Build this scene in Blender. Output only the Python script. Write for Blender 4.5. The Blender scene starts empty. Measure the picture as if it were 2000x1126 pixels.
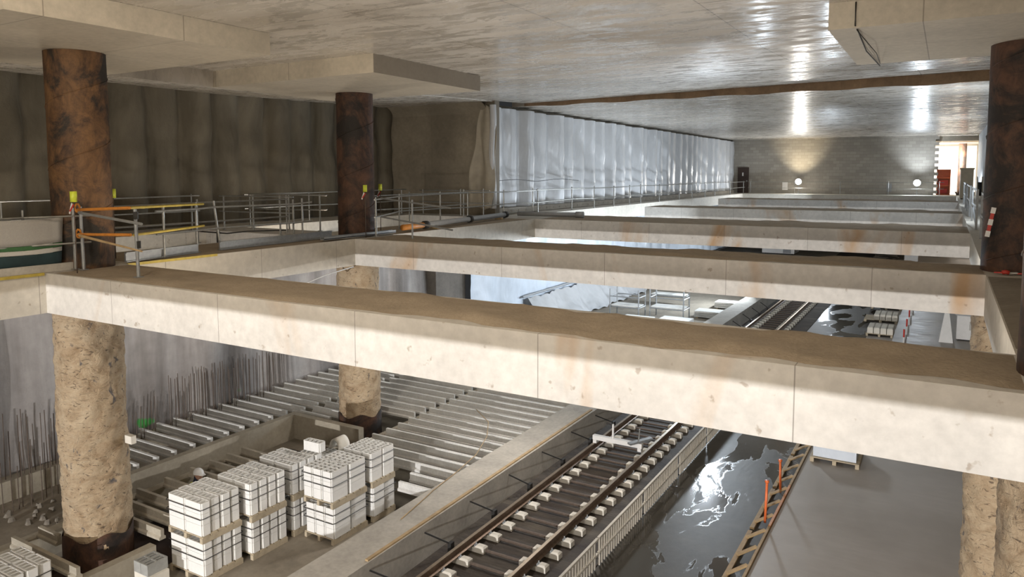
import bpy, math, random
from mathutils import Vector, Matrix
R = random.Random(7)
sc = bpy.context.scene
col = sc.collection
PI = math.pi

# ------------------------------------------------------------------ camera
cd = bpy.data.cameras.new('camera'); cam = bpy.data.objects.new('camera', cd); col.objects.link(cam)
cd.sensor_width = 36.0; cd.lens = 1437.8/2000*36.0; cd.shift_y = -0.0516; cd.clip_start = .05; cd.clip_end = 300
_y, _p, _r = math.radians(30.546), math.radians(4.7755), math.radians(-.0943)
_fw = Vector((-math.sin(_y)*math.cos(_p), math.cos(_y)*math.cos(_p), -math.sin(_p)))
_rt = Vector((math.cos(_y), math.sin(_y), 0)); _up = _rt.cross(_fw)
_rt2 = _rt*math.cos(_r)+_up*math.sin(_r); _up2 = _up*math.cos(_r)-_rt*math.sin(_r)
cam.matrix_world = Matrix(((_rt2.x, _up2.x, -_fw.x, 0), (_rt2.y, _up2.y, -_fw.y, 0), (_rt2.z, _up2.z, -_fw.z, 1.7), (0, 0, 0, 1)))
sc.camera = cam
# ------------------------------------------------------------------ exposure, world
sc.view_settings.view_transform = 'Standard'; sc.view_settings.look = 'None'
sc.view_settings.exposure = 0.0; sc.view_settings.gamma = 1.0; sc.view_settings.use_curve_mapping = False
w = bpy.data.worlds.new('world'); sc.world = w; w.use_nodes = True
w.node_tree.nodes['Background'].inputs[0].default_value = (.5, .52, .55, 1)
w.node_tree.nodes['Background'].inputs[1].default_value = .05
# ------------------------------------------------------------------ lamps of the site and added fill lights
def look(o, tgt):
    d = Vector(tgt)-o.location; o.rotation_euler = d.to_track_quat('-Z', 'Y').to_euler()
def lamp(name, kind, loc, power, colr, size=.3, tgt=None, spot=None, blend=.5, size_y=None):
    ld = bpy.data.lights.new(name, kind); o = bpy.data.objects.new(name, ld); col.objects.link(o)
    o.location = loc; ld.energy = power; ld.color = colr
    if kind == 'AREA':
        ld.size = size
        if size_y: ld.shape = 'RECTANGLE'; ld.size_y = size_y
    else: ld.shadow_soft_size = size
    if spot: ld.spot_size = math.radians(spot); ld.spot_blend = blend
    if tgt: look(o, tgt)
    return o
WARM = (1, .86, .68); COOL = (.80, .90, 1.0); WHITE = (1, .96, .90)
# floodlight far back along the lower level, shining under the deck towards the beams
lamp('track_floodlight', 'AREA', (-3, -30, -2.5), 13800, (1, .985, .98), .25, (-6, 8, -1.6))
# under the deck: a lamp mirrored in the wet floor, others, and added fill
lamp('deck_flood_and_fill', 'AREA', (-8.4, 30.2, -1.2), 750, COOL, .8, (-7.5, 14, -6))
lamp('deck_flood_and_fill', 'AREA', (-9, 42, -3.0), 900, COOL, .7, (-18, 39, -3))  # added fill brightening the lower sheeting
lamp('deck_flood_and_fill', 'AREA', (-9.5, 34, -2.4), 600, COOL, .7, (-18, 30.5, -3))  # second added fill aimed at the lower sheeting
lamp('deck_flood_and_fill', 'POINT', (-14, 20.2, -1.4), 120, WHITE, .25)
lamp('deck_flood_and_fill', 'AREA', (-8, 16.0, -.95), 260, (1, .95, .9), 1.0, (-11, 9, -6))
lamp('floor_fill_spot', 'SPOT', (-1.5, .8, -1.0), 2600, (1, .93, .86), .25, (-.8, 12, -6.5), 50, .5)  # added spot brightening the grey slab, cone kept off the beam face
lamp('floor_fill_spot', 'SPOT', (-7, .8, -1.0), 1100, (1, .95, .90), .25, (-10.5, 11, -6.3), 50, .4)  # added spot brightening the block stacks
lamp('deck_flood_and_fill', 'AREA', (-8, 62, -2.6), 900, COOL, .8, (-18, 57, -3.2))  # added fill for the far end of the lower sheeting
lamp('deck_flood_and_fill', 'AREA', (-15.9, 11.5, -2.0), 55, WHITE, .3, (-19.5, 12, -.2))  # added fill brightening the slab edge in the left bay
lamp('deck_flood_and_fill', 'AREA', (-15.9, 20, -2.0), 50, WHITE, .3, (-19.5, 20.5, -.2))  # added fill for the same slab edge farther back
# added unseen fill lights low behind the beams, brightening the ceiling through the bays
for (x, y, p, c) in [(-11, -.5, 90, WARM), (-5, -.5, 120, WARM), (-.5, -.5, 80, WARM), (-11.5, 9.3, 60, WARM), (-6, 9.3, 75, (1, .92, .82)), (-1.2, 9.3, 60, (1, .92, .82)), (-17.6, 9.3, 55, WARM),
                     (-11, 17.2, 60, (1, .94, .86)), (-5.5, 17.2, 80, (1, .96, .92)), (-1, 17.2, 60, WHITE), (-17.6, 17.5, 60, WARM), (-11, 29, 42, COOL), (-4, 29, 42, COOL), (-9, 41, 45, COOL), (-3, 41, 45, COOL), (-7, 55, 45, WHITE)]:
    lamp('beam_fill_uplight', 'AREA', (x, y, -.85), p, c, .4, (x, y+.02, 5))
# upper hall: added fill lights above, behind and to the right of the viewer
lamp('ceiling_fill', 'AREA', (-2.5, 4.5, 4.2), 150, WARM, 1.2, (-3.5, 8, 0))
lamp('ceiling_fill', 'AREA', (-8, 3.0, 4.2), 240, WARM, 1.2, (-10, 8, 0))
lamp('hall_fill', 'AREA', (-5, -6, .4), 780, (1, .90, .76), 1.2, (-7, 5, 6.5))
lamp('hall_fill', 'AREA', (1.7, 30, 2.4), 250, COOL, .8, (-14, 33, 2.5))
lamp('hall_fill', 'AREA', (1.7, 46, 2.4), 170, COOL, .8, (-14, 47, 2.5))

# ------------------------------------------------------------------ materials
def mat(name):
    m = bpy.data.materials.new(name); m.use_nodes = True
    nt = m.node_tree; b = nt.nodes['Principled BSDF']
    return m, nt, b
def nd(nt, t, **k):
    n = nt.nodes.new(t)
    for a, v in k.items(): setattr(n, a, v)
    return n
def pos(nt, scale=(1, 1, 1), obj=False):
    if obj: g = nd(nt, 'ShaderNodeTexCoord').outputs['Object']
    else: g = nd(nt, 'ShaderNodeNewGeometry').outputs['Position']
    mp = nd(nt, 'ShaderNodeMapping'); mp.inputs['Scale'].default_value = scale
    nt.links.new(g, mp.inputs['Vector']); return mp.outputs['Vector']
def noise(nt, vec, scale, detail=5, rough=.6, dist=0):
    n = nd(nt, 'ShaderNodeTexNoise'); n.inputs['Scale'].default_value = scale; n.inputs['Detail'].default_value = detail
    n.inputs['Roughness'].default_value = rough; n.inputs['Distortion'].default_value = dist
    nt.links.new(vec, n.inputs['Vector']); return n.outputs['Fac']
def ramp(nt, fac, stops):
    r = nd(nt, 'ShaderNodeValToRGB'); e = r.color_ramp.elements
    for i, (p, c) in enumerate(stops):
        el = e[i] if i < 2 else e.new(p)
        el.position = p; el.color = (c[0], c[1], c[2], 1) if isinstance(c, (tuple, list)) else (c, c, c, 1)
    nt.links.new(fac, r.inputs[0]); return r.outputs[0]
def mix(nt, fac, a, b, mode='MIX'):
    m = nd(nt, 'ShaderNodeMix', data_type='RGBA', blend_type=mode)
    for s, v in ((m.inputs[0], fac), (m.inputs[6], a), (m.inputs[7], b)):
        if isinstance(v, (int, float)): s.default_value = v
        elif isinstance(v, tuple): s.default_value = (v[0], v[1], v[2], 1)
        else: nt.links.new(v, s)
    return m.outputs[2]
def bump(nt, b, h, strength=.3, dist=.02):
    n = nd(nt, 'ShaderNodeBump'); n.inputs['Strength'].default_value = strength; n.inputs['Distance'].default_value = dist
    nt.links.new(h, n.inputs['Height']); nt.links.new(n.outputs[0], b.inputs['Normal'])
def plain(name, c, rough=.6, metal=0, var=.25, sc_=6, bmp=.1, obj=True):
    m, nt, b = mat(name); v = pos(nt, obj=obj)
    n = noise(nt, v, sc_)
    c2 = tuple(x*(1-var) for x in c)
    nt.links.new(ramp(nt, n, [(.3, c2), (.7, c)]), b.inputs['Base Color'])
    b.inputs['Roughness'].default_value = rough; b.inputs['Metallic'].default_value = metal
    if bmp: bump(nt, b, noise(nt, v, sc_*5), bmp, .01)
    return m
def joints(nt, axes, width, height, off=(0, 0), mortar=.012):
    # thin formwork joint lines: brick texture seen along two world axes
    g = nd(nt, 'ShaderNodeNewGeometry').outputs['Position']
    s = nd(nt, 'ShaderNodeSeparateXYZ'); nt.links.new(g, s.inputs[0])
    cmb = nd(nt, 'ShaderNodeCombineXYZ')
    nt.links.new(s.outputs['XYZ'.index(axes[0])], cmb.inputs[0]); nt.links.new(s.outputs['XYZ'.index(axes[1])], cmb.inputs[1])
    mp = nd(nt, 'ShaderNodeMapping'); mp.inputs['Location'].default_value = (off[0], off[1], 0); nt.links.new(cmb.outputs[0], mp.inputs[0])
    k = nd(nt, 'ShaderNodeTexBrick'); nt.links.new(mp.outputs[0], k.inputs['Vector'])
    k.offset = 0; k.inputs['Scale'].default_value = 1; k.inputs['Mortar Size'].default_value = mortar; k.inputs['Mortar Smooth'].default_value = .3
    k.inputs['Brick Width'].default_value = width; k.inputs['Row Height'].default_value = height
    return k.outputs['Fac']
def concrete(name, c, var=.18, scale=1.2, rough=.75, bmp=.15, jt=None, stain=None, spots=None, stretch=(1, 1, 1)):
    m, nt, b = mat(name); v = pos(nt, stretch)
    n1 = noise(nt, v, scale, 6, .62); n2 = noise(nt, v, scale*9, 5)
    base = ramp(nt, n1, [(.3, tuple(x*(1-var) for x in c)), (.7, tuple(min(1, x*(1+var*.6)) for x in c))])
    base = mix(nt, .35, base, ramp(nt, n2, [(.3, (.6, .6, .6)), (.7, (1.15, 1.15, 1.15))]), 'MULTIPLY')
    if stain:
        sv = pos(nt, (1, 1, .35)); f = ramp(nt, noise(nt, sv, stain[1], 4, .6, .6), [(stain[2], 0), (stain[2]+.14, 1)])
        base = mix(nt, f, base, mix(nt, .75, base, stain[0]))
    if spots:
        sp = ramp(nt, noise(nt, pos(nt), 7, 3, .5), [(.68, 0), (.74, 1)])
        base = mix(nt, sp, base, mix(nt, .5, base, spots))
    if jt:
        base = mix(nt, joints(nt, *jt), base, mix(nt, .6, base, (.12, .1, .08)))
    nt.links.new(base, b.inputs['Base Color']); b.inputs['Roughness'].default_value = rough
    if bmp: bump(nt, b, n2, bmp, .012)
    return m
M = {}
M['beam'] = concrete('beam_concrete', (.59, .56, .515), .10, .8, .7, .06, ('XZ', 2.6, 40, (1.1, 20), .007), ((.42, .22, .06), .55, .575), (.2, .13, .07))
M['stringer'] = concrete('stringer_concrete', (.58, .54, .47), .10, .8, .7, .06, ('YZ', 2.4, 40, (.5, 20), .007), None, (.22, .16, .1))
M['slab'] = concrete('slab_concrete', (.26, .22, .17), .22, 1.5, .85, .3)
M['dust'] = concrete('damp_sand', (.34, .275, .20), .16, 2.6, .95, 1.0)
M['panel'] = concrete('panel_concrete', (.48, .43, .35), .12, 1.0, .65, .06, ('XY', 2.6, 2.2, (.4, .9), .01))
M['curb'] = concrete('curb_concrete', (.44, .41, .36), .2, 1.3, .8, .25)
M['pit_wall'] = concrete('pit_concrete', (.36, .32, .25), .2, 1.2, .8, .25)
M['joist'] = concrete('joist_concrete', (.66, .65, .62), .12, 2.5, .75, .1)
M['old_joist'] = concrete('brownish_joist_concrete', (.42, .375, .30), .2, 2.5, .85, .2)
M['jog'] = concrete('sprayed_concrete_brown', (.29, .25, .19), .2, .8, .9, .3, ('XZ', 3.2, 40, (0, 20), .006))
M['block'] = plain('white_block', (.80, .79, .76), .8, 0, .08, 9, .15)
M['grey_block'] = plain('grey_block', (.34, .34, .32), .85, 0, .2, 9, .3)
M['sleeper'] = plain('sleeper_concrete', (.72, .68, .60), .8, 0, .12, 8, .2)
M['wood'] = plain('pine_board', (.48, .34, .18), .7, 0, .35, 5, .2)
M['pallet'] = plain('pallet_wood', (.50, .42, .30), .8, 0, .3, 7, .2)
M['galv'] = plain('galvanised_steel', (.33, .34, .345), .5, .45, .25, 12, .05)
M['tube'] = plain('scaffold_tube_steel', (.42, .42, .40), .42, .8, .3, 9, .05)
M['rail'] = plain('rail_steel', (.20, .13, .085), .5, .5, .4, 14, .1)
M['rail_head'] = plain('worn_rail_head', (.36, .29, .22), .35, .7, .2, 14, .05)
M['rust_bar'] = plain('rebar_steel', (.15, .11, .085), .7, .4, .4, 12, .1)
M['strap'] = plain('black_strap', (.015, .015, .017), .45, 0, .2, 5, 0)
M['dark'] = plain('dark_steel', (.03, .028, .026), .6, .2, .3, 6, .1)
M['orange'] = plain('orange_paint', (.62, .24, .04), .5, 0, .3, 9, .1)
M['orange_plastic'] = plain('orange_plastic', (.75, .17, .05), .4, 0, .15, 9, 0)
M['yellow_paint'] = plain('yellow_paint', (.52, .40, .07), .5, 0, .3, 9, .1)
M['lime'] = plain('lime_plastic', (.62, .70, .06), .4, 0, .1, 9, 0)
M['red'] = plain('red_plastic', (.55, .05, .035), .5, 0, .2, 9, 0)
M['white'] = plain('white_paint', (.75, .74, .72), .5, 0, .08, 6, 0)
M['grey_paint'] = plain('grey_paint', (.34, .35, .36), .5, 0, .15, 6, 0)
M['beige'] = plain('beige_paint', (.50, .42, .30), .6, 0, .15, 4, 0)
M['net_grey'] = plain('grey_netting', (.40, .38, .35), .85, 0, .12, 40, .3)
M['net_green'] = plain('green_netting', (.05, .14, .05), .85, 0, .2, 40, .3)
M['net_white'] = plain('white_netting', (.52, .50, .46), .85, 0, .1, 40, .3)
M['net_teal'] = plain('teal_netting', (.018, .045, .05), .7, 0, .5, 3, .3)
M['skin'] = plain('skin', (.45, .26, .18), .6, 0, .1, 6, 0)
M['navy'] = plain('navy_cloth', (.02, .025, .05), .9, 0, .2, 20, .2)
M['hivis'] = plain('hi_vis_cloth', (.70, .75, .05), .7, 0, .1, 20, .1)
M['tan_sheet'] = plain('tan_sheet', (.42, .37, .29), .55, 0, .25, 2, .1)
M['black'] = plain('gap_shade_black', (.006, .006, .006), .9, 0, .1, 3, 0)
M['door'] = plain('dark_brown_door', (.05, .028, .02), .6, 0, .3, 3, 0)
M['rubble'] = plain('rubble', (.24, .21, .17), .9, 0, .5, 5, .5)

def m_pile():
    m, nt, b = mat('secant_pile_concrete'); v = pos(nt, (1, 1, .25))
    n = noise(nt, v, 1.1, 6, .65, .4)
    c = ramp(nt, n, [(.25, (.07, .06, .042)), (.55, (.15, .13, .095)), (.8, (.20, .175, .13))])
    nt.links.new(c, b.inputs['Base Color']); b.inputs['Roughness'].default_value = .85
    bump(nt, b, noise(nt, pos(nt), 9, 6), .5, .04); return m
M['pile'] = m_pile()
def m_shot():
    m, nt, b = mat('grey_sprayed_concrete'); v = pos(nt, (1, .9, .10))
    n = noise(nt, v, .8, 5, .6, .2); n2 = noise(nt, pos(nt), 3, 6)
    c = ramp(nt, n, [(.32, (.13, .115, .105)), (.5, (.30, .275, .26)), (.66, (.46, .43, .41))])
    c = mix(nt, .4, c, ramp(nt, n2, [(.3, (.6, .6, .6)), (.7, (1.1, 1.1, 1.1))]), 'MULTIPLY')
    # green spray marks near the foot of the wall
    g = ramp(nt, noise(nt, pos(nt, (1, 1, 1.6)), .9, 2, .4), [(.66, 0), (.70, 1)])
    s = nd(nt, 'ShaderNodeSeparateXYZ'); nt.links.new(nd(nt, 'ShaderNodeNewGeometry').outputs['Position'], s.inputs[0])
    z = nd(nt, 'ShaderNodeMapRange'); nt.links.new(s.outputs[2], z.inputs[0])
    z.inputs[1].default_value = -4.7; z.inputs[2].default_value = -4.9; z.inputs[3].default_value = 0; z.inputs[4].default_value = .9
    f = nd(nt, 'ShaderNodeMath', operation='MULTIPLY'); nt.links.new(g, f.inputs[0]); nt.links.new(z.outputs[0], f.inputs[1])
    c = mix(nt, f.outputs[0], c, (.04, .32, .05))
    nt.links.new(c, b.inputs['Base Color']); b.inputs['Roughness'].default_value = .85
    bump(nt, b, noise(nt, pos(nt), 12, 6), .5, .03); return m
M['shot'] = m_shot()
def m_sheet(name, c, rough):
    m, nt, b = mat(name); v = pos(nt, (1, 1, .5))
    n = noise(nt, v, 2.2, 4, .6, .8)
    nt.links.new(ramp(nt, n, [(.3, tuple(x*.86 for x in c)), (.7, c)]), b.inputs['Base Color'])
    b.inputs['Roughness'].default_value = rough; b.inputs['Specular IOR Level'].default_value = .6
    bump(nt, b, noise(nt, pos(nt, (1, 1.6, .6)), 2.0, 3, .5, .8), .25, .06); return m
M['sheet'] = m_sheet('white_plastic_sheet', (.52, .525, .535), .28)
M['low_sheet'] = m_sheet('pale_blue_plastic_sheet', (.62, .68, .76), .35)
def m_ceiling(name, c):
    m, nt, b = mat(name)
    v = pos(nt, (.35, 1.6, 1)); n = noise(nt, v, 1.1, 6, .62, .3)
    big = noise(nt, pos(nt, (.6, 1, 1)), .28, 4, .6)
    base = ramp(nt, n, [(.3, tuple(x*.78 for x in c)), (.7, tuple(x*1.12 for x in c))])
    base = mix(nt, ramp(nt, big, [(.42, 0), (.6, 1)]), base, mix(nt, .45, base, (.21, .17, .12)))
    jf = joints(nt, 'XY', 2.5, 5.2, (.9, 1.2), .012)
    base = mix(nt, jf, base, mix(nt, .6, base, (.07, .06, .05)))
    nt.links.new(base, b.inputs['Base Color'])
    w1 = noise(nt, pos(nt, (.8, 2.6, 1)), 1.5, 5, .65, .5)
    rg = ramp(nt, w1, [(.42, .16), (.50, .30), (.58, .62)])
    nt.links.new(rg, b.inputs['Roughness']); b.inputs['Specular IOR Level'].default_value = .65
    h = noise(nt, pos(nt, (.35, 2.4, 1)), 2.4, 4, .55, .3)
    bump(nt, b, h, .10, .05); return m
M['ceiling'] = m_ceiling('wet_ceiling_concrete', (.54, .50, .445))
def m_casing(name, c1, c2, c3):
    m, nt, b = mat(name); v = pos(nt)
    n = noise(nt, v, 1.3, 8, .72, .5); n2 = noise(nt, pos(nt, (1, 1, .6)), 5, 8, .75, .8)
    c = ramp(nt, n, [(.42, c3), (.48, c2), (.56, c1)])
    c = mix(nt, .8, c, ramp(nt, n2, [(.35, (.35, .3, .28)), (.6, (1.1, 1.05, 1))]), 'MULTIPLY')
    nt.links.new(c, b.inputs['Base Color']); b.inputs['Roughness'].default_value = .7
    bump(nt, b, n2, .5, .02); return m
M['casing'] = m_casing('rusty_steel_casing', (.155, .083, .034), (.085, .045, .022), (.022, .018, .013))
M['casing_dark'] = m_casing('dark_rusty_casing', (.085, .040, .022), (.05, .026, .016), (.016, .011, .008))
def m_shaft():
    m, nt, b = mat('crusted_pile_concrete'); v = pos(nt)
    n = noise(nt, v, 2.6, 8, .68, 1.4); n2 = noise(nt, pos(nt, (1.4, 1.4, .8)), 2.6, 4, .55, 1.6); n3 = noise(nt, pos(nt, (1, 1, 2.2)), 7, 5, .6, 1.5)
    c = ramp(nt, n, [(.28, (.27, .18, .10)), (.5, (.43, .325, .21)), (.75, (.52, .42, .29))])
    k = ramp(nt, n2, [(.31, 1), (.36, 0)])
    c = mix(nt, k, c, (.13, .115, .11))
    k2 = ramp(nt, n3, [(.35, .85), (.40, 0)])
    c = mix(nt, k2, c, (.11, .075, .05))
    nt.links.new(c, b.inputs['Base Color']); b.inputs['Roughness'].default_value = .92
    h = nd(nt, 'ShaderNodeMath', operation='ADD'); nt.links.new(n, h.inputs[0]); nt.links.new(n3, h.inputs[1])
    bump(nt, b, h.outputs[0], .8, .05); return m
M['shaft'] = m_shaft()
def m_wet():
    m, nt, b = mat('wet_concrete_floor')
    p = noise(nt, pos(nt, (1.15, .50, 1)), .75, 5, .55, .9)
    pud = ramp(nt, p, [(.515, 0), (.54, 1)])
    n = noise(nt, pos(nt), 1.5, 6)
    dry = ramp(nt, n, [(.3, (.052, .046, .036)), (.7, (.078, .069, .055))])
    nt.links.new(mix(nt, pud, dry, (.055, .049, .039)), b.inputs['Base Color'])
    nt.links.new(ramp(nt, pud, [(0, .5), (1, .10)]), b.inputs['Roughness'])
    nt.links.new(ramp(nt, pud, [(0, .15), (1, .7)]), b.inputs['Specular IOR Level'])
    hm = nd(nt, 'ShaderNodeMath', operation='MULTIPLY'); nt.links.new(noise(nt, pos(nt, (1, .4, 1)), 9, 4), hm.inputs[0])
    nt.links.new(ramp(nt, pud, [(0, 1), (1, .35)]), hm.inputs[1])
    bump(nt, b, hm.outputs[0], .25, .015); return m
M['wet'] = m_wet()
def m_smooth():
    m, nt, b = mat('smooth_grey_slab')
    n = noise(nt, pos(nt, (.5, 2.2, 1)), 3.2, 6, .6); big = noise(nt, pos(nt), .5, 3)
    c = ramp(nt, n, [(.3, (.37, .34, .31)), (.7, (.43, .40, .37))])
    c = mix(nt, ramp(nt, big, [(.4, 0), (.6, .5)]), c, (.30, .27, .235))
    nt.links.new(c, b.inputs['Base Color']); nt.links.new(ramp(nt, n, [(.35, .38), (.65, .52)]), b.inputs['Roughness'])
    bump(nt, b, n, .06, .01); return m
M['smooth'] = m_smooth()
def m_track():
    m, nt, b = mat('dirty_track_bed')
    n = noise(nt, pos(nt, (.5, 1.5, 1)), 1.2, 6, .65); f = noise(nt, pos(nt, (.15, 9, 1)), 3, 4)
    c = ramp(nt, n, [(.32, (.022, .013, .010)), (.52, (.055, .043, .032)), (.72, (.115, .098, .075))])
    c = mix(nt, .5, c, ramp(nt, f, [(.35, (.55, .5, .45)), (.65, (1.2, 1.15, 1.1))]), 'MULTIPLY')
    nt.links.new(c, b.inputs['Base Color']); b.inputs['Roughness'].default_value = .8
    bump(nt, b, noise(nt, pos(nt), 14, 6), .5, .03); return m
M['track'] = m_track()
M['floor'] = concrete('muddy_floor', (.27, .235, .185), .3, .9, .85, .5)
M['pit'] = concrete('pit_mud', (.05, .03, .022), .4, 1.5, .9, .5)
def m_brick():
    m, nt, b = mat('grey_blockwork')
    g = nd(nt, 'ShaderNodeNewGeometry').outputs['Position']
    s = nd(nt, 'ShaderNodeSeparateXYZ'); nt.links.new(g, s.inputs[0]); cmb = nd(nt, 'ShaderNodeCombineXYZ')
    nt.links.new(s.outputs[0], cmb.inputs[0]); nt.links.new(s.outputs[2], cmb.inputs[1])
    k = nd(nt, 'ShaderNodeTexBrick'); nt.links.new(cmb.outputs[0], k.inputs[0])
    k.inputs['Scale'].default_value = 1; k.inputs['Brick Width'].default_value = .5; k.inputs['Row Height'].default_value = .25
    k.inputs['Mortar Size'].default_value = .012
    k.inputs['Color1'].default_value = (.32, .295, .255, 1); k.inputs['Color2'].default_value = (.40, .37, .325, 1); k.inputs['Mortar'].default_value = (.29, .265, .23, 1)
    nt.links.new(k.outputs['Color'], b.inputs['Base Color']); b.inputs['Roughness'].default_value = .85
    return m
M['brick'] = m_brick()
def m_emit(name, c, s):
    m, nt, b = mat(name); b.inputs['Base Color'].default_value = (*c, 1)
    b.inputs['Emission Color'].default_value = (*c, 1); b.inputs['Emission Strength'].default_value = s
    return m
M['lens'] = m_emit('lit_lamp_lens', (1, .97, .9), 60)
M['lens_blue'] = m_emit('lit_lamp_lens_cool', (.86, .92, 1), 60)

# ------------------------------------------------------------------ mesh helpers
class MB:
    def __init__(s): s.v = []; s.f = []
    def add(s, vs, fs):
        o = len(s.v); s.v += [tuple(q) for q in vs]; s.f += [tuple(o+i for i in f) for f in fs]; return s
    def hexa(s, b, t):  # 4 bottom points ccw, 4 top points
        return s.add(list(b)+list(t), [(3, 2, 1, 0), (4, 5, 6, 7), (0, 1, 5, 4), (1, 2, 6, 5), (2, 3, 7, 6), (3, 0, 4, 7)])
    def box(s, x0, x1, y0, y1, z0, z1):
        return s.hexa([(x0, y0, z0), (x1, y0, z0), (x1, y1, z0), (x0, y1, z0)], [(x0, y0, z1), (x1, y0, z1), (x1, y1, z1), (x0, y1, z1)])
    def cham(s, x0, x1, y0, y1, z0, z1, c=.02):  # box with chamfered upper edges
        s.box(x0, x1, y0, y1, z0, z1-c)
        return s.hexa([(x0, y0, z1-c), (x1, y0, z1-c), (x1, y1, z1-c), (x0, y1, z1-c)], [(x0+c, y0+c, z1), (x1-c, y0+c, z1), (x1-c, y1-c, z1), (x0+c, y1-c, z1)])
    def tube(s, pts, r, n=8, caps=True):
        pts = [Vector(p) for p in pts]; rings = []
        for i, p in enumerate(pts):
            d = (pts[min(i+1, len(pts)-1)]-pts[max(i-1, 0)]).normalized()
            a = d.cross(Vector((0, 0, 1)) if abs(d.z) < .95 else Vector((1, 0, 0))).normalized(); b = d.cross(a)
            rr = r[i] if isinstance(r, (list, tuple)) else r
            rings.append([p+a*rr*math.cos(2*PI*k/n)+b*rr*math.sin(2*PI*k/n) for k in range(n)])
        vs = [q for g in rings for q in g]; fs = []
        for i in range(len(pts)-1):
            for k in range(n): fs.append((i*n+k, i*n+(k+1) % n, (i+1)*n+(k+1) % n, (i+1)*n+k))
        if caps: fs.append(tuple(range(n-1, -1, -1))); fs.append(tuple((len(pts)-1)*n+k for k in range(n)))
        return s.add(vs, fs)
    def bar(s, p, q, w, h, up=(0, 0, 1)):  # rectangular bar between two points
        p, q = Vector(p), Vector(q); d = (q-p).normalized(); a = d.cross(Vector(up)).normalized(); b = a.cross(d)
        c = lambda m: [m-a*w/2-b*h/2, m+a*w/2-b*h/2, m+a*w/2+b*h/2, m-a*w/2+b*h/2]
        return s.hexa(c(p), c(q))
    def grid(s, nu, nv, f):
        vs = [f(i/(nu-1), j/(nv-1)) for j in range(nv) for i in range(nu)]
        return s.add(vs, [(j*nu+i, j*nu+i+1, (j+1)*nu+i+1, (j+1)*nu+i) for j in range(nv-1) for i in range(nu-1)])
    def extr(s, prof, y0, y1, axis='Y'):  # closed profile of (a,z), swept
        n = len(prof)
        P = (lambda a, z, t: (a, t, z)) if axis == 'Y' else (lambda a, z, t: (t, a, z))
        vs = [P(a, z, y0) for a, z in prof]+[P(a, z, y1) for a, z in prof]
        return s.add(vs, [tuple(range(n)), tuple(range(2*n-1, n-1, -1))]+[(i, n+i, n+(i+1) % n, (i+1) % n) for i in range(n)])
    def mesh(s, name, m, off=(0, 0, 0), smooth=False):
        me = bpy.data.meshes.new(name); me.from_pydata([(x-off[0], y-off[1], z-off[2]) for x, y, z in s.v], [], s.f)
        me.materials.append(m)
        import bmesh
        bm = bmesh.new(); bm.from_mesh(me); bmesh.ops.recalc_face_normals(bm, faces=bm.faces); bm.to_mesh(me); bm.free()
        if smooth: me.polygons.foreach_set('use_smooth', [True]*len(me.polygons))
        return me
    def build(s, name, m, parent=None, smooth=False, label=None):
        if parent is not None: off = tuple(wloc(parent))
        else:
            xs, ys, zs = zip(*s.v); off = ((min(xs)+max(xs))/2, (min(ys)+max(ys))/2, min(zs))
        o = bpy.data.objects.new(name, s.mesh(name, m, off, smooth)); col.objects.link(o)
        if parent is not None: o.parent = parent
        else: o.location = off
        if label: o['label'] = label
        return o
def wloc(o):
    v = Vector(o.location)
    while o.parent: o = o.parent; v += o.location
    return v
def tag(o, label, cat, group=None, kind=None):
    o['label'] = label; o['category'] = cat
    if group: o['group'] = group
    if kind: o['kind'] = kind
    return o
def struct(o, label, cat):
    return tag(o, label, cat, None, 'structure')
def thing(name, loc, label, cat, group=None):
    o = bpy.data.objects.new(name, None); col.objects.link(o); o.location = loc; o.empty_display_size = .2
    return tag(o, label, cat, group)
ORD = ['first', 'second', 'third', 'fourth', 'fifth', 'sixth', 'seventh', 'eighth', 'ninth', 'tenth', 'eleventh', 'twelfth', 'thirteenth', 'fourteenth', 'fifteenth', 'sixteenth', 'seventeenth', 'eighteenth', 'nineteenth', 'twentieth']
TENS = {20: 'twenty', 30: 'thirty', 40: 'forty', 50: 'fifty', 60: 'sixty', 70: 'seventy', 80: 'eighty'}
def ordw(n):  # 0 -> first
    n += 1
    if n <= 20: return ORD[n-1]
    if n % 10 == 0: return TENS[n][:-1]+'ieth'
    return TENS[n-n % 10]+'-'+ORD[n % 10-1]
def box(*a): return MB().box(*a)

# ------------------------------------------------------------------ levels and lines of the place (metres)
FL = -5.85; BOT = -.70; XL = -13.44; XR = .62; WL = -21.5; WR = 2.2; YB = 66.5
BEAMS = [(-2.5, -1.0), (6.81, 8.27), (14.6, 16.12), (24.5, 27.6), (36.3, 38.6), (50.5, 53.0)]

# ------------------------------------------------------------------ room shell
def pile_wall(y0, y1, z0, z1, x, amp, per, nz, seedk, ph=0.):
    nyy = int((y1-y0)/per*12)
    def f(u, v):
        y = y0+u*(y1-y0); z = z0+v*(z1-z0); k = math.floor((y+ph)/per); t = (y+ph)/per-k
        rr = random.Random(k*31+seedk); a = amp*(.6+.8*rr.random())
        h = math.sqrt(max(0, 1-(2*t-1)**2))
        wob = .06*math.sin(z*1.7+k*2.1)+.04*math.sin(z*4.3+k)
        return (x+a*h+wob*h+.03*math.sin(y*5+z*2), y, z)
    return MB().grid(nyy, nz, f)
w1 = pile_wall(-13, 25.75, 0, 5.2, WL-.35, .52, 1.18, 24, 5)
struct(w1.build('wall_left', M['pile'], None, True), 'dark brown wall of bulging concrete piles behind the rusty columns', 'wall')
struct(box(WL-.3, -16.0, 25.75, 26.1, 0, 5.2).build('wall_side', M['jog']), 'smooth brown concrete return wall left of the white sheeting', 'wall')
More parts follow.
